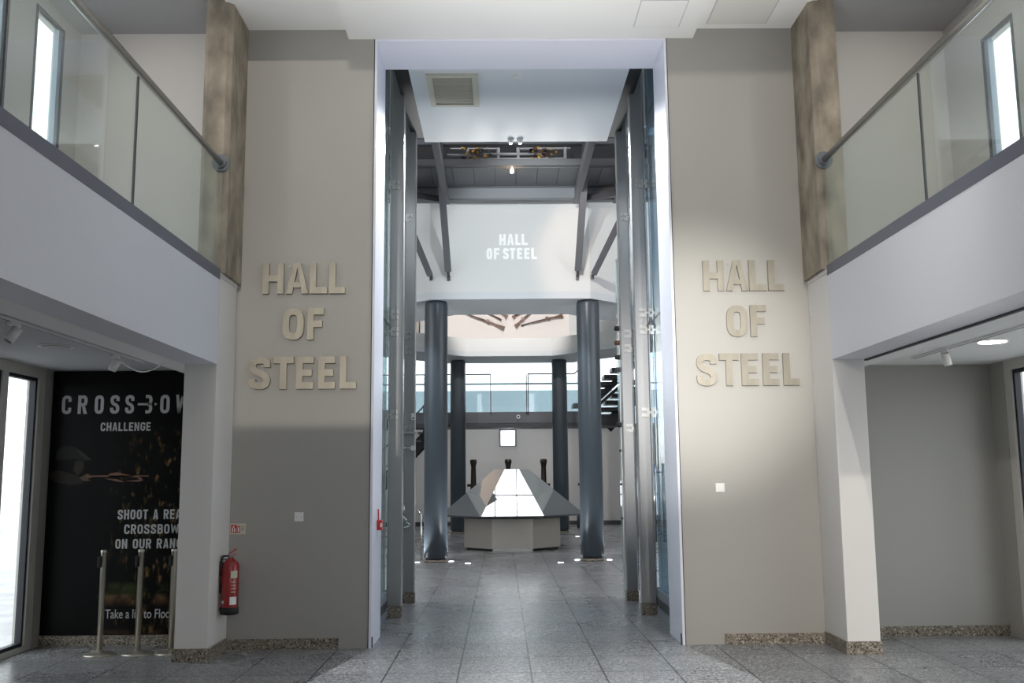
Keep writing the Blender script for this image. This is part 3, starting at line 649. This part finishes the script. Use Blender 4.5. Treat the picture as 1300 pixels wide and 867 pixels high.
MB().lathe([(.135, -.008), (.135, -.0005)], (3.97, 8.18, 2.72), 36).build('rim', 'plate', t)
MB().lathe([(.112, -.0085), (.112, -.012)], (3.97, 8.18, 2.72), 36).build('diffuser', 'lampglow', t)
t = thing('ceiling_downlight', (-3.93, 8.05, 2.72), 'unlit round disc in the left recess ceiling', 'downlight')
MB().lathe([(.14, -.008), (.14, -.0005)], (-3.93, 8.05, 2.72), 36).build('rim', 'plate', t)
MB().lathe([(.115, -.0085), (.10, -.016)], (-3.93, 8.05, 2.72), 36).build('cover', 'soffit', t)
# ceiling access hatches
t = thing('access_hatch', (1.38, 9.06, 6.135), 'faint white access hatch in the dropped ceiling above the doorway', 'hatch')
MB().box(1.15, 1.60, 8.79, 9.34, 6.131, 6.1345).build('panel', 'ceil', t); MB().box(1.142, 1.608, 8.782, 9.348, 6.1335, 6.1348).build('gap', 'soffit', t)
t = thing('access_hatch', (2.22, 9.2, 6.24), 'greyish square access hatch beside the right concrete column', 'hatch')
MB().box(1.93, 2.53, 8.9, 9.48, 6.235, 6.2395).build('panel', 'hatchgrey', t); MB().box(1.92, 2.54, 8.89, 9.49, 6.2375, 6.2398).build('gap', 'soffit', t)
# bay ceiling grille and detector
t = thing('ceiling_vent', (-.78, 11.33, 6.3), 'cream framed ceiling grille inside the tall doorway', 'vent')
v = MB().box(-1.09, -.48, 10.85, 10.92, 6.27, 6.2995).box(-1.09, -.48, 11.75, 11.82, 6.27, 6.2995).box(-1.09, -1.02, 10.92, 11.75, 6.27, 6.2995).box(-.55, -.48, 10.92, 11.75, 6.27, 6.2995)
v.build('frame', 'cream', t)
v = MB()
for i in range(20): v.box(-1.02, -.55, 10.925 + i * .0412, 10.955 + i * .0412, 6.282, 6.298)
v.build('grille', 'creamdark', t)
t = thing('smoke_detector', (-.01, 10.93, 6.3), 'small white smoke detector on the bay ceiling', 'smoke detector')
MB().lathe([(.03, -.05), (.045, -.03), (.05, -.0005)], (-.01, 10.93, 6.3)).build('head', 'plate', t)
MB().lathe([(.06, -.012), (.06, -.0003)], (-.01, 10.93, 6.3)).build('base', 'plate', t)
for xx, lab in ((-.07, 'small white lamp cap under the bay ceiling edge, nearer the left columns'), (.06, 'small white lamp cap under the bay ceiling edge, nearer the right columns')):
    t = thing('ceiling_spot', (xx, 13.1, 6.3), lab, 'spotlight', 'lamp caps at the bay ceiling edge')
    MB().lathe([(.02, -.06), (.045, -.035), (.045, -.0005)], (xx, 13.1, 6.3)).build('cap', 'plate', t); MB().lathe([(.018, -.07), (.018, -.058)], (xx, 13.1, 6.3)).build('lens', 'led', t)

# ============================================================ STEEL POSTS AND GLASS SCREENS
def clamp(t, x, y_, z, sx):
    c = MB().box(x - .10, x - .012, y_ - .092, y_ - .080, z + .014, z + .055).box(x - .10, x - .012, y_ - .092, y_ - .080, z - .055, z - .014).box(x - .035, x - .012, y_ - .094, y_ - .078, z - .055, z + .055)
    c.box(x + .012, x + .10, y_ - .092, y_ - .080, z + .014, z + .055).box(x + .012, x + .10, y_ - .092, y_ - .080, z - .055, z - .014).box(x + .012, x + .03, y_ - .094, y_ - .078, z - .055, z + .055).box(x - .015, x + .015, y_ - .09, y_ - .082, z - .012, z + .012)
    o = c.build('glass_clamp', 'clampsteel', t)
    k = MB()
    for dx in (-.075, .07):
        for dz in (-.034, .034): k.tube((x + dx, y_ - .092, z + dz), (x + dx, y_ - .108, z + dz), .013, seg=10)
    k.build('clamp_bolt', 'satin', o)
    return o
for sx, nm in ((-1, 'left'), (1, 'right')):
    for (xc, yc, zt, zs, nth, wdt) in ((1.492 if sx < 0 else 1.478, 11.70, 8.4, (5.19, 3.57, 3.36, 2.36), 'nearer', .16), (1.455 if sx < 0 else 1.462, 13.03, 6.75, (5.13, 3.51, 3.31, 2.24), 'farther', .15)):
        x = sx * xc
        t = thing('steel_post', (x, yc, 0), f'tall grey steel post, the {nth} of the two on the {nm} of the entrance bay', 'post', 'steel posts of the entrance bay')
        MB().box(x - wdt / 2, x + wdt / 2, yc - .075, yc + .075, .13, zt).build('shaft', 'post', t, bevel=.012)
        MB().box(x - wdt / 2 - .006, x + wdt / 2 + .006, yc - .081, yc + .081, 0, .13).build('granite_base', 'granite', t, bevel=.004)
        MB().box(x + sx * .085, x + sx * .095, yc - .06, yc + .0, .13, zt - .05).build('edge_strip', 'steel', t)
        for z in zs: clamp(t, x + sx * .075, yc, z, sx)
        if nth == 'nearer': MB().bar((x + sx * .20, yc - .05, 3.60), (x + sx * .06, yc - .10, 3.40), .018, .018).bar((x + sx * .09, yc - .10, 3.34), (x + sx * .09, yc - .10, 3.58), .022, .03).build('tie_rod', 'satin', t)
        else: MB().bar((x + sx * .09, yc - .10, 3.30), (x + sx * .09, yc - .10, 3.75), .025, .03).build('tie_rod', 'satin', t)
    # side screens
    gm = 'tealglass' if sx < 0 else 'blueglass'
    for (y0, y1, zt, nth) in ((10.31, 11.60, 6.9, 'nearer'), (11.80, 12.94, 6.7, 'farther')):
        xg = sx * 1.60; h = .006
        t = thing('glass_screen', (xg, y0, 0), f'tall tinted glass screen, the {nth} pane on the {nm} side of the entrance bay', 'glass screen')
        MB().box(xg - h, xg + h, y0, y1, .30, zt).build('pane', gm, t)
        MB().box(xg - .025, xg + .025, y0, y1, .002, .09).box(xg - .025, xg + .025, y0, y1, .20, .30).build('kick_rail', 'beamlight', t)
        MB().box(xg - .015, xg + .015, y0, y1, .09, .20).build('kick_panel', 'dark', t)
        for zr in (3.45, 6.0): MB().box(xg - .008, xg + .008, y0, y1, zr, zr + .012).build('horizontal_joint', 'darkframe', t)
        if sx > 0: MB().tube((xg - .06, y1 - .2, .85), (xg - .06, y1 - .2, 1.75), .016, seg=12).tube((xg - .06, y1 - .2, .95), (xg, y1 - .2, .95), .01, seg=8).tube((xg - .06, y1 - .2, 1.65), (xg, y1 - .2, 1.65), .01, seg=8).build('pull_handle', 'steel', t)
    tag(MB().box(*sorted((sx * 1.90, sx * 1.94)), 10.5, 16.8, 0, 8.0).build('side_fin', 'slab' ), f'blue grey lining panel behind the {nm} glass screens', 'panel', kind='structure') if False else None

t = thing('glass_fin', (1.40, 13.25, 0), 'narrow pale glass fin with black knobs beside the right farther steel post', 'glass fin')
MB().box(1.375, 1.387, 13.2, 13.32, .02, 4.6).build('pane', 'frost', t); MB().box(1.387, 1.400, 13.2, 13.215, .02, 4.6).build('edge', 'plate', t)
for z, m_ in ((3.62, 'rubber'), (3.42, 'wood'), (3.22, 'rubber'), (3.05, 'dark'), (2.30, 'rubber')): MB().tube((1.335, 13.19, z), (1.395, 13.19, z), .034, seg=16).tube((1.335, 13.19, z), (1.33, 13.19, z), .02, seg=12).build('knob', m_, t)
for z in (1.95, 1.5, 1.05): MB().tube((1.36, 13.19, z), (1.39, 13.19, z), .016, seg=12).build('fixing', 'dark', t)
t = thing('door_sensor', (-1.40, 12.94, 2.38), 'small white sensor box on the left farther steel post', 'sensor')
MB().box(-1.425, -1.37, 12.905, 12.953, 2.37, 2.46).build('housing', 'plate', t, bevel=.004); MB().box(-1.41, -1.385, 12.902, 12.906, 2.385, 2.40).build('lens', 'rubber', t)
t = thing('swing_gate_arm', (-1.45, 12.95, 2.2), 'steel arm and round knob on the left farther steel post', 'bracket')
MB().bar((-1.52, 12.93, 2.20), (-1.36, 12.93, 2.20), .02, .022).build('arm', 'steel', t)
MB().tube((-1.52, 12.92, 2.0), (-1.42, 12.92, 2.0), .008, seg=8).build('spindle', 'steel', t); MB().tube((-1.40, 12.90, 2.0), (-1.40, 12.955, 2.0), .034, seg=20).build('knob', 'plate', t)
t = thing('door_pull', (-1.47, 12.9, 1.1), 'curved steel door pull low beside the left posts', 'handle')
cb = MB(); P = [Vector((-1.52, 12.90, 1.28)), Vector((-1.51, 12.88, 1.12)), Vector((-1.47, 12.86, 1.04)), Vector((-1.43, 12.85, 1.00)), Vector((-1.51, 12.86, .95))]
for a, b_ in zip(P, P[1:]): cb.tube(a, b_, .014, seg=10)
cb.build('bent_bar', 'steel', t); MB().tube((-1.535, 12.94, 1.22), (-1.52, 12.90, 1.22), .012, seg=8).build('fixing', 'steel', t)
t = thing('handrail_post', (-1.76, 18.7, 0), 'slim steel handrail with vertical end post beside the left front column', 'handrail')
MB().tube((-1.755, 18.7, 0.005), (-1.755, 18.7, .95), .018, seg=12).build('post', 'steel', t); MB().tube((-1.755, 18.7, .95), (-2.35, 18.7, 1.75), .018, seg=12).build('rail', 'steel', t)
MB().lathe([(.05, 0.002), (.05, .012), (.02, .02)], (-1.755, 18.7, 0)).build('foot', 'steel', t)
MB().tube((-2.35, 18.7, 1.75), (-2.35, 18.7, 0.005), .018, seg=12).build('post', 'steel', t)

# ============================================================ ROUND COLUMNS
first = None
for x, yy, lab in ((-1.518, 19.2, 'thick blue grey round column, front left of the hall'), (1.518, 19.2, 'thick blue grey round column, front right of the hall'),
                   (-1.518, 29.0, 'blue grey round column, back left, seen past the front left one'), (1.518, 29.0, 'blue grey round column, back right, beside the dark stair')):
    if first is None:
        t = first = thing('round_column', (x, yy, 0), lab, 'column', 'round columns under the ring floor')
        MB().lathe([(.20, .075), (.2285, .10), (.2285, 5.0), (.222, 5.06), (.20, 5.099)], (x, yy, 0), 48).build('shaft', 'pillar', t)
        MB().lathe([(.222, 0), (.222, .05)], (x, yy, 0), 48).build('base', 'granite', t)
        MB().lathe([(.195, .05), (.195, .08)], (x, yy, 0), 48).build('shadow_joint', 'black', t)  # black ring between granite base and shaft
    else: dup(first, (x, yy, 0), lab)

# ============================================================ MIRROR PYRAMID CASE
cy = 22.8
def octa(a, z): 
    s = a * (math.sqrt(2) - 1); pts = [(-s, -a), (s, -a), (a, -s), (a, s), (s, a), (-s, a), (-a, s), (-a, -s)]
    return [(u, cy + v, z) for u, v in pts]
def frustum(mb, a0, z0, a1, z1):
    A = [mb.bm.verts.new(p) for p in octa(a0, z0)]; B = [mb.bm.verts.new(p) for p in octa(a1, z1)]
    for i in range(8): mb.bm.faces.new((A[i], A[(i + 1) % 8], B[(i + 1) % 8], B[i]))
    mb.bm.faces.new(A[::-1]); mb.bm.faces.new(B)
    return mb
t = thing('mirror_pyramid', (0, cy, 0), 'mirrored truncated pyramid on a pale octagonal steel plinth', 'mirror sculpture')
frustum(MB(), 1.085, .055, 1.085, .70).build('plinth', 'plinth', t)
frustum(MB(), 1.03, .0, 1.03, .055).build('plinth_recess', 'black', t)
MB().box(-.44, .44, cy - 1.088, cy - 1.084, .002, .055).build('kick_strip', 'steel', t)
frustum(MB(), 1.06, .70, 1.09, .755).build('collar', 'beam', t)
frustum(MB(), 1.617, .755, 1.617, .785).build('rim', 'dark', t)
frustum(MB(), 1.617, .785, .397, 1.79).build('mirror_facets', 'mirror', t)

# ============================================================ FLOOR LIGHTS
first = None
for x, yy, lab in ((-1.87, 19.1, 'lit floor light left of the front left column'), (-1.22, 19.25, 'lit floor light just right of the front left column'), (-.88, 18.77, 'lit floor light standing off right of the front left column'),
                   (.87, 18.74, 'lit floor light standing off left of the front right column'), (1.23, 19.32, 'lit floor light just left of the front right column'), (1.85, 19.25, 'lit floor light right of the front right column'), (1.82, 26.9, 'lit floor light far back before the back right column')):
    if first is None:
        t = first = thing('floor_light', (x, yy, 0), lab, 'floor light', 'recessed floor lights around the columns')
        MB().lathe([(.06, .0005), (.06, .006)], (x, yy, 0)).build('rim', 'steel', t); MB().lathe([(.055, .006), (.05, .009)], (x, yy, 0)).build('lens', 'led', t)
    else: dup(first, (x, yy, 0), lab)

# ============================================================ GANTRY, PIPES, STRUTS
t = thing('steel_gantry', (0, 18, 7.0), 'dark steel gantry floor spanning in front of the pale drum wall', 'gantry')
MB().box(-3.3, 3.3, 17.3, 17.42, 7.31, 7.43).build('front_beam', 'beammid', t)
MB().box(-3.3, 3.3, 17.25, 17.4, 7.70, 7.80).build('top_beam', 'beam', t)
MB().box(-3.3, 3.3, 18.2, 18.25, 7.4, 8.2).build('back_panel', 'black', t)
p = MB()
for i in range(-8, 8): p.box(i * .40 + .09, i * .40 + .48, 17.42, 18.60, 7.30, 7.33)
p.build('soffit_panel', 'beam', t)
MB().box(-3.3, 3.3, 17.42, 18.65, 7.335, 7.35).build('deck', 'black', t)
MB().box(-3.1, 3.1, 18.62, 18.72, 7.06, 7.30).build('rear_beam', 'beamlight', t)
MB().box(-3.1, 3.1, 18.58, 18.78, 7.02, 7.06).box(-3.1, 3.1, 18.58, 18.78, 7.28, 7.31).build('beam_flange', 'beam', t)
for x in (-1.27, 1.27, -2.0, 2.05):
    MB().box(x - .02, x + .02, 13.5, 18.55, 6.97, 7.28).box(x - .055, x + .055, 13.5, 18.55, 6.93, 6.97).build('side_beam', 'beam', t)
MB().bar((-2.7, 16.6, 6.7), (-1.35, 18.5, 7.0), .12, .12).bar((2.7, 16.6, 6.7), (1.35, 18.5, 7.0), .12, .12).build('cross_brace', 'dark', t)
t = thing('pipework', (0, 17.7, 7.4), 'silver pipes and brass valves lying along the steel gantry', 'pipes')
MB().tube((-1.15, 17.5, 7.69), (-.25, 17.5, 7.69), .022, seg=10).build('upper_pipe', 'copper', t)
MB().tube((.13, 17.5, 7.69), (1.1, 17.5, 7.69), .022, seg=10).build('upper_pipe', 'copper', t)
MB().tube((-.62, 17.5, 7.59), (.62, 17.5, 7.59), .026, seg=10).build('middle_pipe', 'copper', t)
MB().tube((-1.2, 17.46, 7.555), (-.8, 17.46, 7.555), .026, seg=10).tube((-.8, 17.46, 7.56), (-.68, 17.46, 7.48), .026, seg=10).tube((-.68, 17.46, 7.48), (1.0, 17.46, 7.48), .026, seg=10).build('lower_pipe', 'copper', t)
for x in (-.25, .12, -.82, 1.0): MB().tube((x, 17.5, 7.44), (x, 17.5, 7.71), .03, seg=10).build('riser_pipe', 'copper', t)
for i in range(34):
    g = random.choice((-1, 1)); x = g * .62 + random.uniform(-.24, .24) - .03; z = random.uniform(7.46, 7.71)
    MB().tube((x, 17.42, z), (x + random.uniform(-.05, .05), 17.47, z + random.uniform(-.01, .03)), random.uniform(.010, .024), seg=8).build('brass_valve', 'brass' if i % 3 else 'gunmetal', t)
for i in range(18):
    g = random.choice((-1, 1)); x = g * .62 + random.uniform(-.26, .26) - .03; z = random.uniform(7.45, 7.66)
    MB().box(x - .04, x + .04, 17.45, 17.52, z, z + .045).build('valve_body', 'gunmetal' if i % 2 else 'wood', t)
def strut(name, a, b_, w, lab):
    a, b_ = Vector(a), Vector(b_); d = (b_ - a).normalized()
    t = thing(name, a, lab, 'strut', 'steel struts bracing the gantry')
    m1 = a + d * .16
    MB().bar(m1, b_, w, w * .8, up=(0, 1, 0)).build('shaft', 'beam', t)
    MB().tube(a + d * .03, m1 + d * .01, .018, .04, seg=12).build('pin_end', 'dark', t)
    MB().bar(b_ - d * .35, b_ - d * .02, w * 1.25, w * .95, up=(0, 1, 0)).build('head_plate', 'beam', t)
    MB().box(a.x - .03, a.x + .03, a.y - .01, a.y + .028, a.z - .05, a.z + .05).build('wall_plate', 'dark', t)
strut('bracing_strut', (-1.25, 18.87, 5.52), (-1.36, 17.2, 7.78), .13, 'long grey strut leaning on the drum wall, inner one on the left')
strut('bracing_strut', (1.30, 18.87, 5.52), (1.39, 17.2, 7.78), .13, 'long grey strut leaning on the drum wall, inner one on the right')
strut('bracing_strut', (-1.60, 18.87, 5.53), (-2.02, 15.8, 6.48), .12, 'short visible strut at the left corner of the drum wall')
strut('bracing_strut', (1.60, 18.87, 5.53), (2.10, 15.8, 6.48), .12, 'short visible strut at the right corner of the drum wall')
t = thing('hanging_bulb', (0, 17.36, 7.31), 'small glowing bare bulb under the gantry beam', 'lamp')
MB().tube((0, 17.36, 7.309), (0, 17.36, 7.25), .025, seg=12).build('socket', 'plate', t); MB().lathe([(.012, -.04), (.032, -.02), (.032, .01), (.015, .04)], (0, 17.36, 7.215)).build('bulb', 'bulb', t)

# ============================================================ LONG GUNS on the display wall
gy = 29.54
guns = [((-1.513, 6.693), (-.097, 6.187), 1, 'long musket sloping down to the centre, lowest on the left of the fan'),
        ((-.778, 6.713), (-.193, 6.411), 0, 'slim dark barrel in the left half of the fan'),
        ((-.42, 6.76), (0.0, 6.533), 2, 'short stout gun just left of the centre of the fan'),
        ((.50, 6.80), (.126, 6.508), 2, 'short stout gun just right of the centre of the fan'),
        ((.62, 6.74), (.20, 6.52), 0, 'slim gun tucked behind the stout one right of the centre'),
        ((.90, 6.79), (.197, 6.235), 1, 'musket with its butt at the centre, right half of the fan'),
        ((.393, 6.233), (1.67, 6.571), 1, 'long musket pointing at the centre, butt to the right')]
for (a, b_, kind, lab) in guns:
    A_, B_ = Vector((a[0], a[1])), Vector((b_[0], b_[1])); L_ = (B_ - A_).length; d = (B_ - A_).normalized(); n = Vector((-d.y, d.x))
    if n.y > 0: n = -n
    fn = lambda u, v, tt: (A_.x + d.x * u + n.x * v, gy - tt, A_.y + d.y * u + n.y * v)
    t = thing('long_gun', (A_.x, gy, A_.y), lab, 'gun', 'long guns fanned out on the display wall')
    w = {0: .022, 1: .018, 2: .032}[kind]
    MB().tube(fn(0, 0, .03), fn(L_ * (.62 if kind != 0 else .95), 0, .03), w, seg=10).build('barrel', 'gunmetal', t)
    if kind: 
        MB().prism([(L_ * .25, .01), (L_ * .70, -.02), (L_ * .80, .0), (L_, -.02), (L_, .11), (L_ * .78, .05), (L_ * .60, .045), (L_ * .25, .03)], fn, .01, .045).build('stock', 'wood', t)
        MB().prism([(L_ * .60, -.05), (L_ * .66, -.06), (L_ * .68, .02), (L_ * .58, .02)], fn, .045, .06).prism([(L_ * .63, .045), (L_ * .70, .045), (L_ * .69, .08), (L_ * .64, .08)], fn, .02, .03).build('lock', 'gunmetal', t)
    else: MB().prism([(L_ * .5, -.012), (L_, -.015), (L_, .03), (L_ * .5, .02)], fn, .01, .04).build('stock', 'wood', t)
    MB().box(*(sorted((fn(L_ * .5, 0, 0)[0] - .008, fn(L_ * .5, 0, 0)[0] + .008))), gy - .02, gy + .059, fn(L_ * .5, 0, 0)[2] - .008, fn(L_ * .5, 0, 0)[2] + .008).build('wall_peg', 'satin', t)

# ============================================================ BRIDGE, STAIRS
t = thing('glass_bridge', (0, 29.8, 3.16), 'grey footbridge with glass balustrade crossing before the far wall', 'footbridge')
for x0, x1 in ((-4.2, -2.55), (-2.54, -.99), (-.98, .27), (.28, 1.63), (1.64, 2.3)): MB().box(x0, x1, 29.8, 29.85, 3.26, 3.60).build('fascia_panel', 'beam', t)
MB().box(-4.2, 2.3, 29.85, 31.2, 3.2, 3.58).build('deck', 'dark', t); MB().box(-4.2, 2.3, 29.78, 31.2, 3.14, 3.25).build('lower_flange', 'dark', t)
for x0, x1 in ((-4.1, -2.6), (-2.55, -.58), (-.52, .53), (.61, 2.2)): MB().box(x0, x1, 29.83, 29.842, 3.6, 4.70).build('glass_panel', 'frost', t)
for x in (-2.58, -.55, .55, .60): MB().box(x - .016, x + .016, 29.80, 29.85, 3.5, 4.76).build('post', 'beam', t)
MB().tube((-4.2, 29.83, 4.765), (-.55, 29.83, 4.765), .022, seg=12).build('handrail', 'beam', t); MB().tube((.59, 29.83, 4.765), (2.03, 29.83, 4.765), .022, seg=12).tube((2.03, 29.83, 4.765), (2.4, 29.83, 5.08), .022, seg=12).build('handrail', 'beam', t)
t2 = thing('round_fixture', (.292, 29.795, 3.45), 'small white ring fixture on the footbridge edge', 'fixture')
MB().tube((.292, 29.799, 3.45), (.292, 29.77, 3.45), .06, seg=24).build('ring', 'plate', t2); MB().tube((.292, 29.77, 3.45), (.292, 29.765, 3.45), .03, seg=16).build('centre', 'rubber', t2)

t = thing('open_stair', (3.0, 31, 3.2), 'black open tread stair rising to the right from the footbridge', 'stair')
MB().box(2.32, 3.50, 30.7, 32.3, 3.20, 3.46).build('landing', 'black', t)
for i in range(9): MB().box(2.05 + .25 * i, 2.52 + .25 * i, 30.7, 31.5, 3.80 + .225 * i, 3.92 + .225 * i).build('tread', 'black', t)
for i in range(6): MB().box(2.72 + .22 * i, 3.40 + .22 * i, 31.6, 32.3, 3.50 + .225 * i, 3.62 + .225 * i).build('tread', 'black', t)
MB().bar((2.30, 31.45, 3.58), (4.35, 31.45, 5.42), .06, .20).build('stringer', 'black', t)
MB().bar((2.30, 31.55, 3.36), (3.9, 31.55, 4.75), .06, .10).build('stringer', 'black', t)
MB().bar((3.25, 32.25, 3.22), (4.4, 32.25, 4.42), .06, .42).build('stringer', 'black', t)
MB().bar((2.36, 31.0, 3.2), (2.46, 31.0, 2.3), .10, .10).bar((2.46, 31.0, 2.32), (2.42, 31.0, 0), .08, .10).build('raking_prop', 'black', t)
MB().tube((2.42, 30.72, 5.10), (4.3, 30.72, 6.75), .02, seg=8).build('handrail', 'dark', t)
t = thing('open_stair', (-3.0, 31, 0), 'dark stair descending to the left from the footbridge', 'stair')
for i in range(11): MB().box(-2.66 - .25 * i, -2.30 - .25 * i, 31.25, 32.3, 3.28 - .26 * i, 3.34 - .26 * i).build('tread', 'beam', t)
MB().bar((-2.32, 31.3, 3.28), (-5.1, 31.3, .35), .06, .34).build('stringer', 'black', t)
MB().bar((-2.32, 32.25, 3.28), (-5.1, 32.25, .35), .06, .34).build('stringer', 'black', t)
MB().tube((-2.3, 31.25, 4.36), (-5.0, 31.25, 1.45), .028, seg=8).build('handrail', 'dark', t)
for k in range(4): MB().tube((-2.72 - .7 * k, 31.25, 2.95 - .75 * k), (-2.72 - .7 * k, 31.25, 3.90 - .75 * k), .022, seg=8).build('baluster', 'dark', t)

# ============================================================ CANNONS, SCREEN
first = None
for x, lab in ((-1.136, 'upright dark cannon barrel left of the mirrored pyramid'), (-.02, 'upright dark cannon barrel directly behind the pyramid top'), (1.12, 'upright dark cannon barrel right behind the pyramid slope'), (2.42, 'upright dark cannon barrel near the stair prop')):
    if first is None:
        yy = 31.5
        t = first = thing('cannon_barrel', (x, yy, 0), lab, 'cannon', 'upright cannon barrels by the far wall')
        MB().lathe([(.10, .42), (.12, .46), (.12, .75), (.11, .80), (.112, 1.0), (.10, 1.3), (.092, 1.36), (.078, 1.95), (.082, 1.98), (.10, 2.06), (.112, 2.09), (.112, 2.15), (.095, 2.19), (.06, 2.19), (.055, 2.1)], (x, yy, 0), 28).build('barrel', 'bronze', t)
        MB().tube((x - .2, yy, 1.37), (x + .2, yy, 1.37), .045, seg=14).build('trunnion', 'bronze', t)
        MB().lathe([(.26, 0), (.26, .38), (.2, .42)], (x, yy, 0), 28).build('stand', 'dark', t)
    else: dup(first, (x, 31.5, 0), lab)
t = thing('wall_screen', (0, 33.49, 2.65), 'small bright white screen in a grey frame on the far wall', 'screen')
MB().box(-.31, .29, 33.45, 33.499, 2.66, 3.32).build('frame', 'beamlight', t); MB().box(-.25, .23, 33.444, 33.45, 2.70, 3.20).build('display', 'screen', t)
MB().box(.10, .24, 33.446, 33.45, 3.24, 3.28).build('status_strip', 'redp', t)

# warm spotlight fitting on the left ring
t = thing('ring_spotlight', (-2.55, 27.0, 6.2), 'small lit spotlight above the ring floor at the left', 'spotlight')
MB().tube((-2.47, 26.9, 6.24), (-2.5, 26.97, 6.2), .06, seg=16).build('head', 'dark', t); MB().tube((-2.5, 26.97, 6.2), (-2.505, 26.98, 6.195), .05, seg=16).build('lens', 'lampglow', t)
MB().tube((-2.5, 26.9, 6.18), (-2.5, 26.9, 5.242), .02, seg=8).build('stem', 'dark', t)

# ============================================================ LIGHT
w = bpy.data.worlds.new('sky'); SC.world = w; w.use_nodes = True
bg = w.node_tree.nodes['Background']; bg.inputs['Color'].default_value = (.95, .965, 1, 1); bg.inputs['Strength'].default_value = 3.0
def sun(d, energy, ang, col):
    l = bpy.data.lights.new('sun', 'SUN'); l.energy = energy; l.angle = ang; l.color = col
    o = bpy.data.objects.new('sun', l); COL.objects.link(o); o.rotation_euler = Vector(d).to_track_quat('-Z', 'Y').to_euler(); return o
sun((0, 1, -.12), .64, math.radians(.55), (1, .93, .82))
def area(loc, d, sx_, sy_, e, col=(1, 1, 1), spread=None):
    l = bpy.data.lights.new('area', 'AREA'); l.shape = 'RECTANGLE'; l.size = sx_; l.size_y = sy_; l.energy = e; l.color = col
    o = bpy.data.objects.new('area', l); COL.objects.link(o); o.location = loc; o.rotation_euler = Vector(d).to_track_quat('-Z', 'Y').to_euler()
    if spread: l.spread = math.radians(spread)
    return o
def spot(loc, tgt, e, ang, col, r=.05, blend=.6):
    l = bpy.data.lights.new('spot', 'SPOT'); l.energy = e; l.spot_size = math.radians(ang); l.color = col; l.shadow_soft_size = 0 if r < .3 else r; l.spot_blend = blend
    o = bpy.data.objects.new('spot', l); COL.objects.link(o); o.location = loc; o.rotation_euler = (Vector(tgt) - Vector(loc)).to_track_quat('-Z', 'Y').to_euler()
spot((-2.3, 26.5, 6.3), (-3.9, 27.6, 6.2), 60, 110, (1, .55, .3))
spot((0, 24.5, 7.6), (0, 29.6, 6.2), 800, 70, (1, .92, .88))  # added spot without a fitting, brightens the gun wall
spot((.7, 15.5, 6.5), (1.9, 19.2, 5.9), 160, 50, (1, .72, .58))
spot((0.2, 14.5, 6.8), (.5, 18.9, 6.1), 420, 60, (.93, .98, 1))
spot((-4.1, 3.6, 6.0), (2.87, 7.6, 2.9), 430, 46, (1, .97, .93), .1, 1)  # added spot without a fitting, lifts the right gallery fascia
spot((2.2, 4.6, 5.9), (1.7, 9.3, 0), 420, 46, (1, .97, .93), .1, 1)  # added spot, brightens the floor in the right foreground
area((.3, 6.0, .03), (0, .30, 1), 3.6, 2.6, 118, (1, .985, .96), 58)  # added area lamp at floor level, out of view, brightens the lobby ceiling
spot((.2, 1.5, 3.2), (1.62, 9.6, 2.75), 3300, 22, (1, .98, .95), .12, 1)  # added spot, makes the bright area on the wall right of the doorway
for xx in (-1.1, -.66, -.22, .22, .66, 1.1): spot((xx, 16.3, 4.4), (xx, 13.6, 6.3), 135, 29, (.99, 1, .98), .03, .35)  # row of added spots in mid air, lights the far part of the bay ceiling
for sx in (-1, 1):
    spot((-sx * .8, 13.05, 6.2), (-sx * 1.49, 9.7, 3.7), 2600, 54, (.92, .96, 1), .05, .9)  # added spots without fittings, brighten the white doorway lining
    spot((sx * 1.52 - 1.3, 17.3, 6.2), (sx * 1.52 - .1, 19.2, 2.9), 620, 27, (.9, .96, 1), .05, .9)  # added spots, give the front round columns a lit side
    spot((sx * 4.0, 7.6, 6.3), (sx * 3.8, 9.95, 5.0), 45, 85, (1, .93, .82), .1, .9)  # added spots, brighten the end walls of the galleries
spot((0, 30.4, 3.08), (0, 33.5, 1.7), 62, 140, (.97, .97, 1), .1, .9)  # added spot under the footbridge, brightens the far wall
for x, yy in ((-1.87, 19.1), (-1.22, 19.25), (-.88, 18.77), (.87, 18.74), (1.23, 19.32), (1.85, 19.25), (1.82, 26.9)): spot((x, yy, .03), (x * .9, yy + .8, 5), 55, 95, (.96, .98, 1), .03, .8)
spot((3.97, 8.18, 2.68), (3.97, 8.18, 0), 12, 130, (1, .9, .75), .1)

# ============================================================ CAMERA
cd = bpy.data.cameras.new('camera'); cd.sensor_width = 36; cd.lens = 36 * 1233.5 / 1300; cd.clip_end = 500
co = bpy.data.objects.new('camera', cd); COL.objects.link(co)
P_, Y_, R_ = .1393, .0118, .009
fwd = Vector((math.sin(Y_) * math.cos(P_), math.cos(Y_) * math.cos(P_), math.sin(P_)))
r0 = Vector((math.cos(Y_), -math.sin(Y_), 0)); u0 = r0.cross(fwd)
r = r0 * math.cos(R_) - u0 * math.sin(R_); u = u0 * math.cos(R_) + r0 * math.sin(R_)
mw = Matrix((r, u, -fwd)).transposed().to_4x4(); mw.translation = Vector((-.232, 0, 1.6)); co.matrix_world = mw
SC.camera = co
vs = SC.view_settings; vs.view_transform = 'Standard'; vs.look = 'None'; vs.gamma = 1; vs.exposure = 0; vs.use_curve_mapping = False
SC.cycles.max_bounces = 10; SC.cycles.diffuse_bounces = 5; SC.cycles.transparent_max_bounces = 16; SC.cycles.sample_clamp_indirect = 6
SC.cycles.use_denoising = True
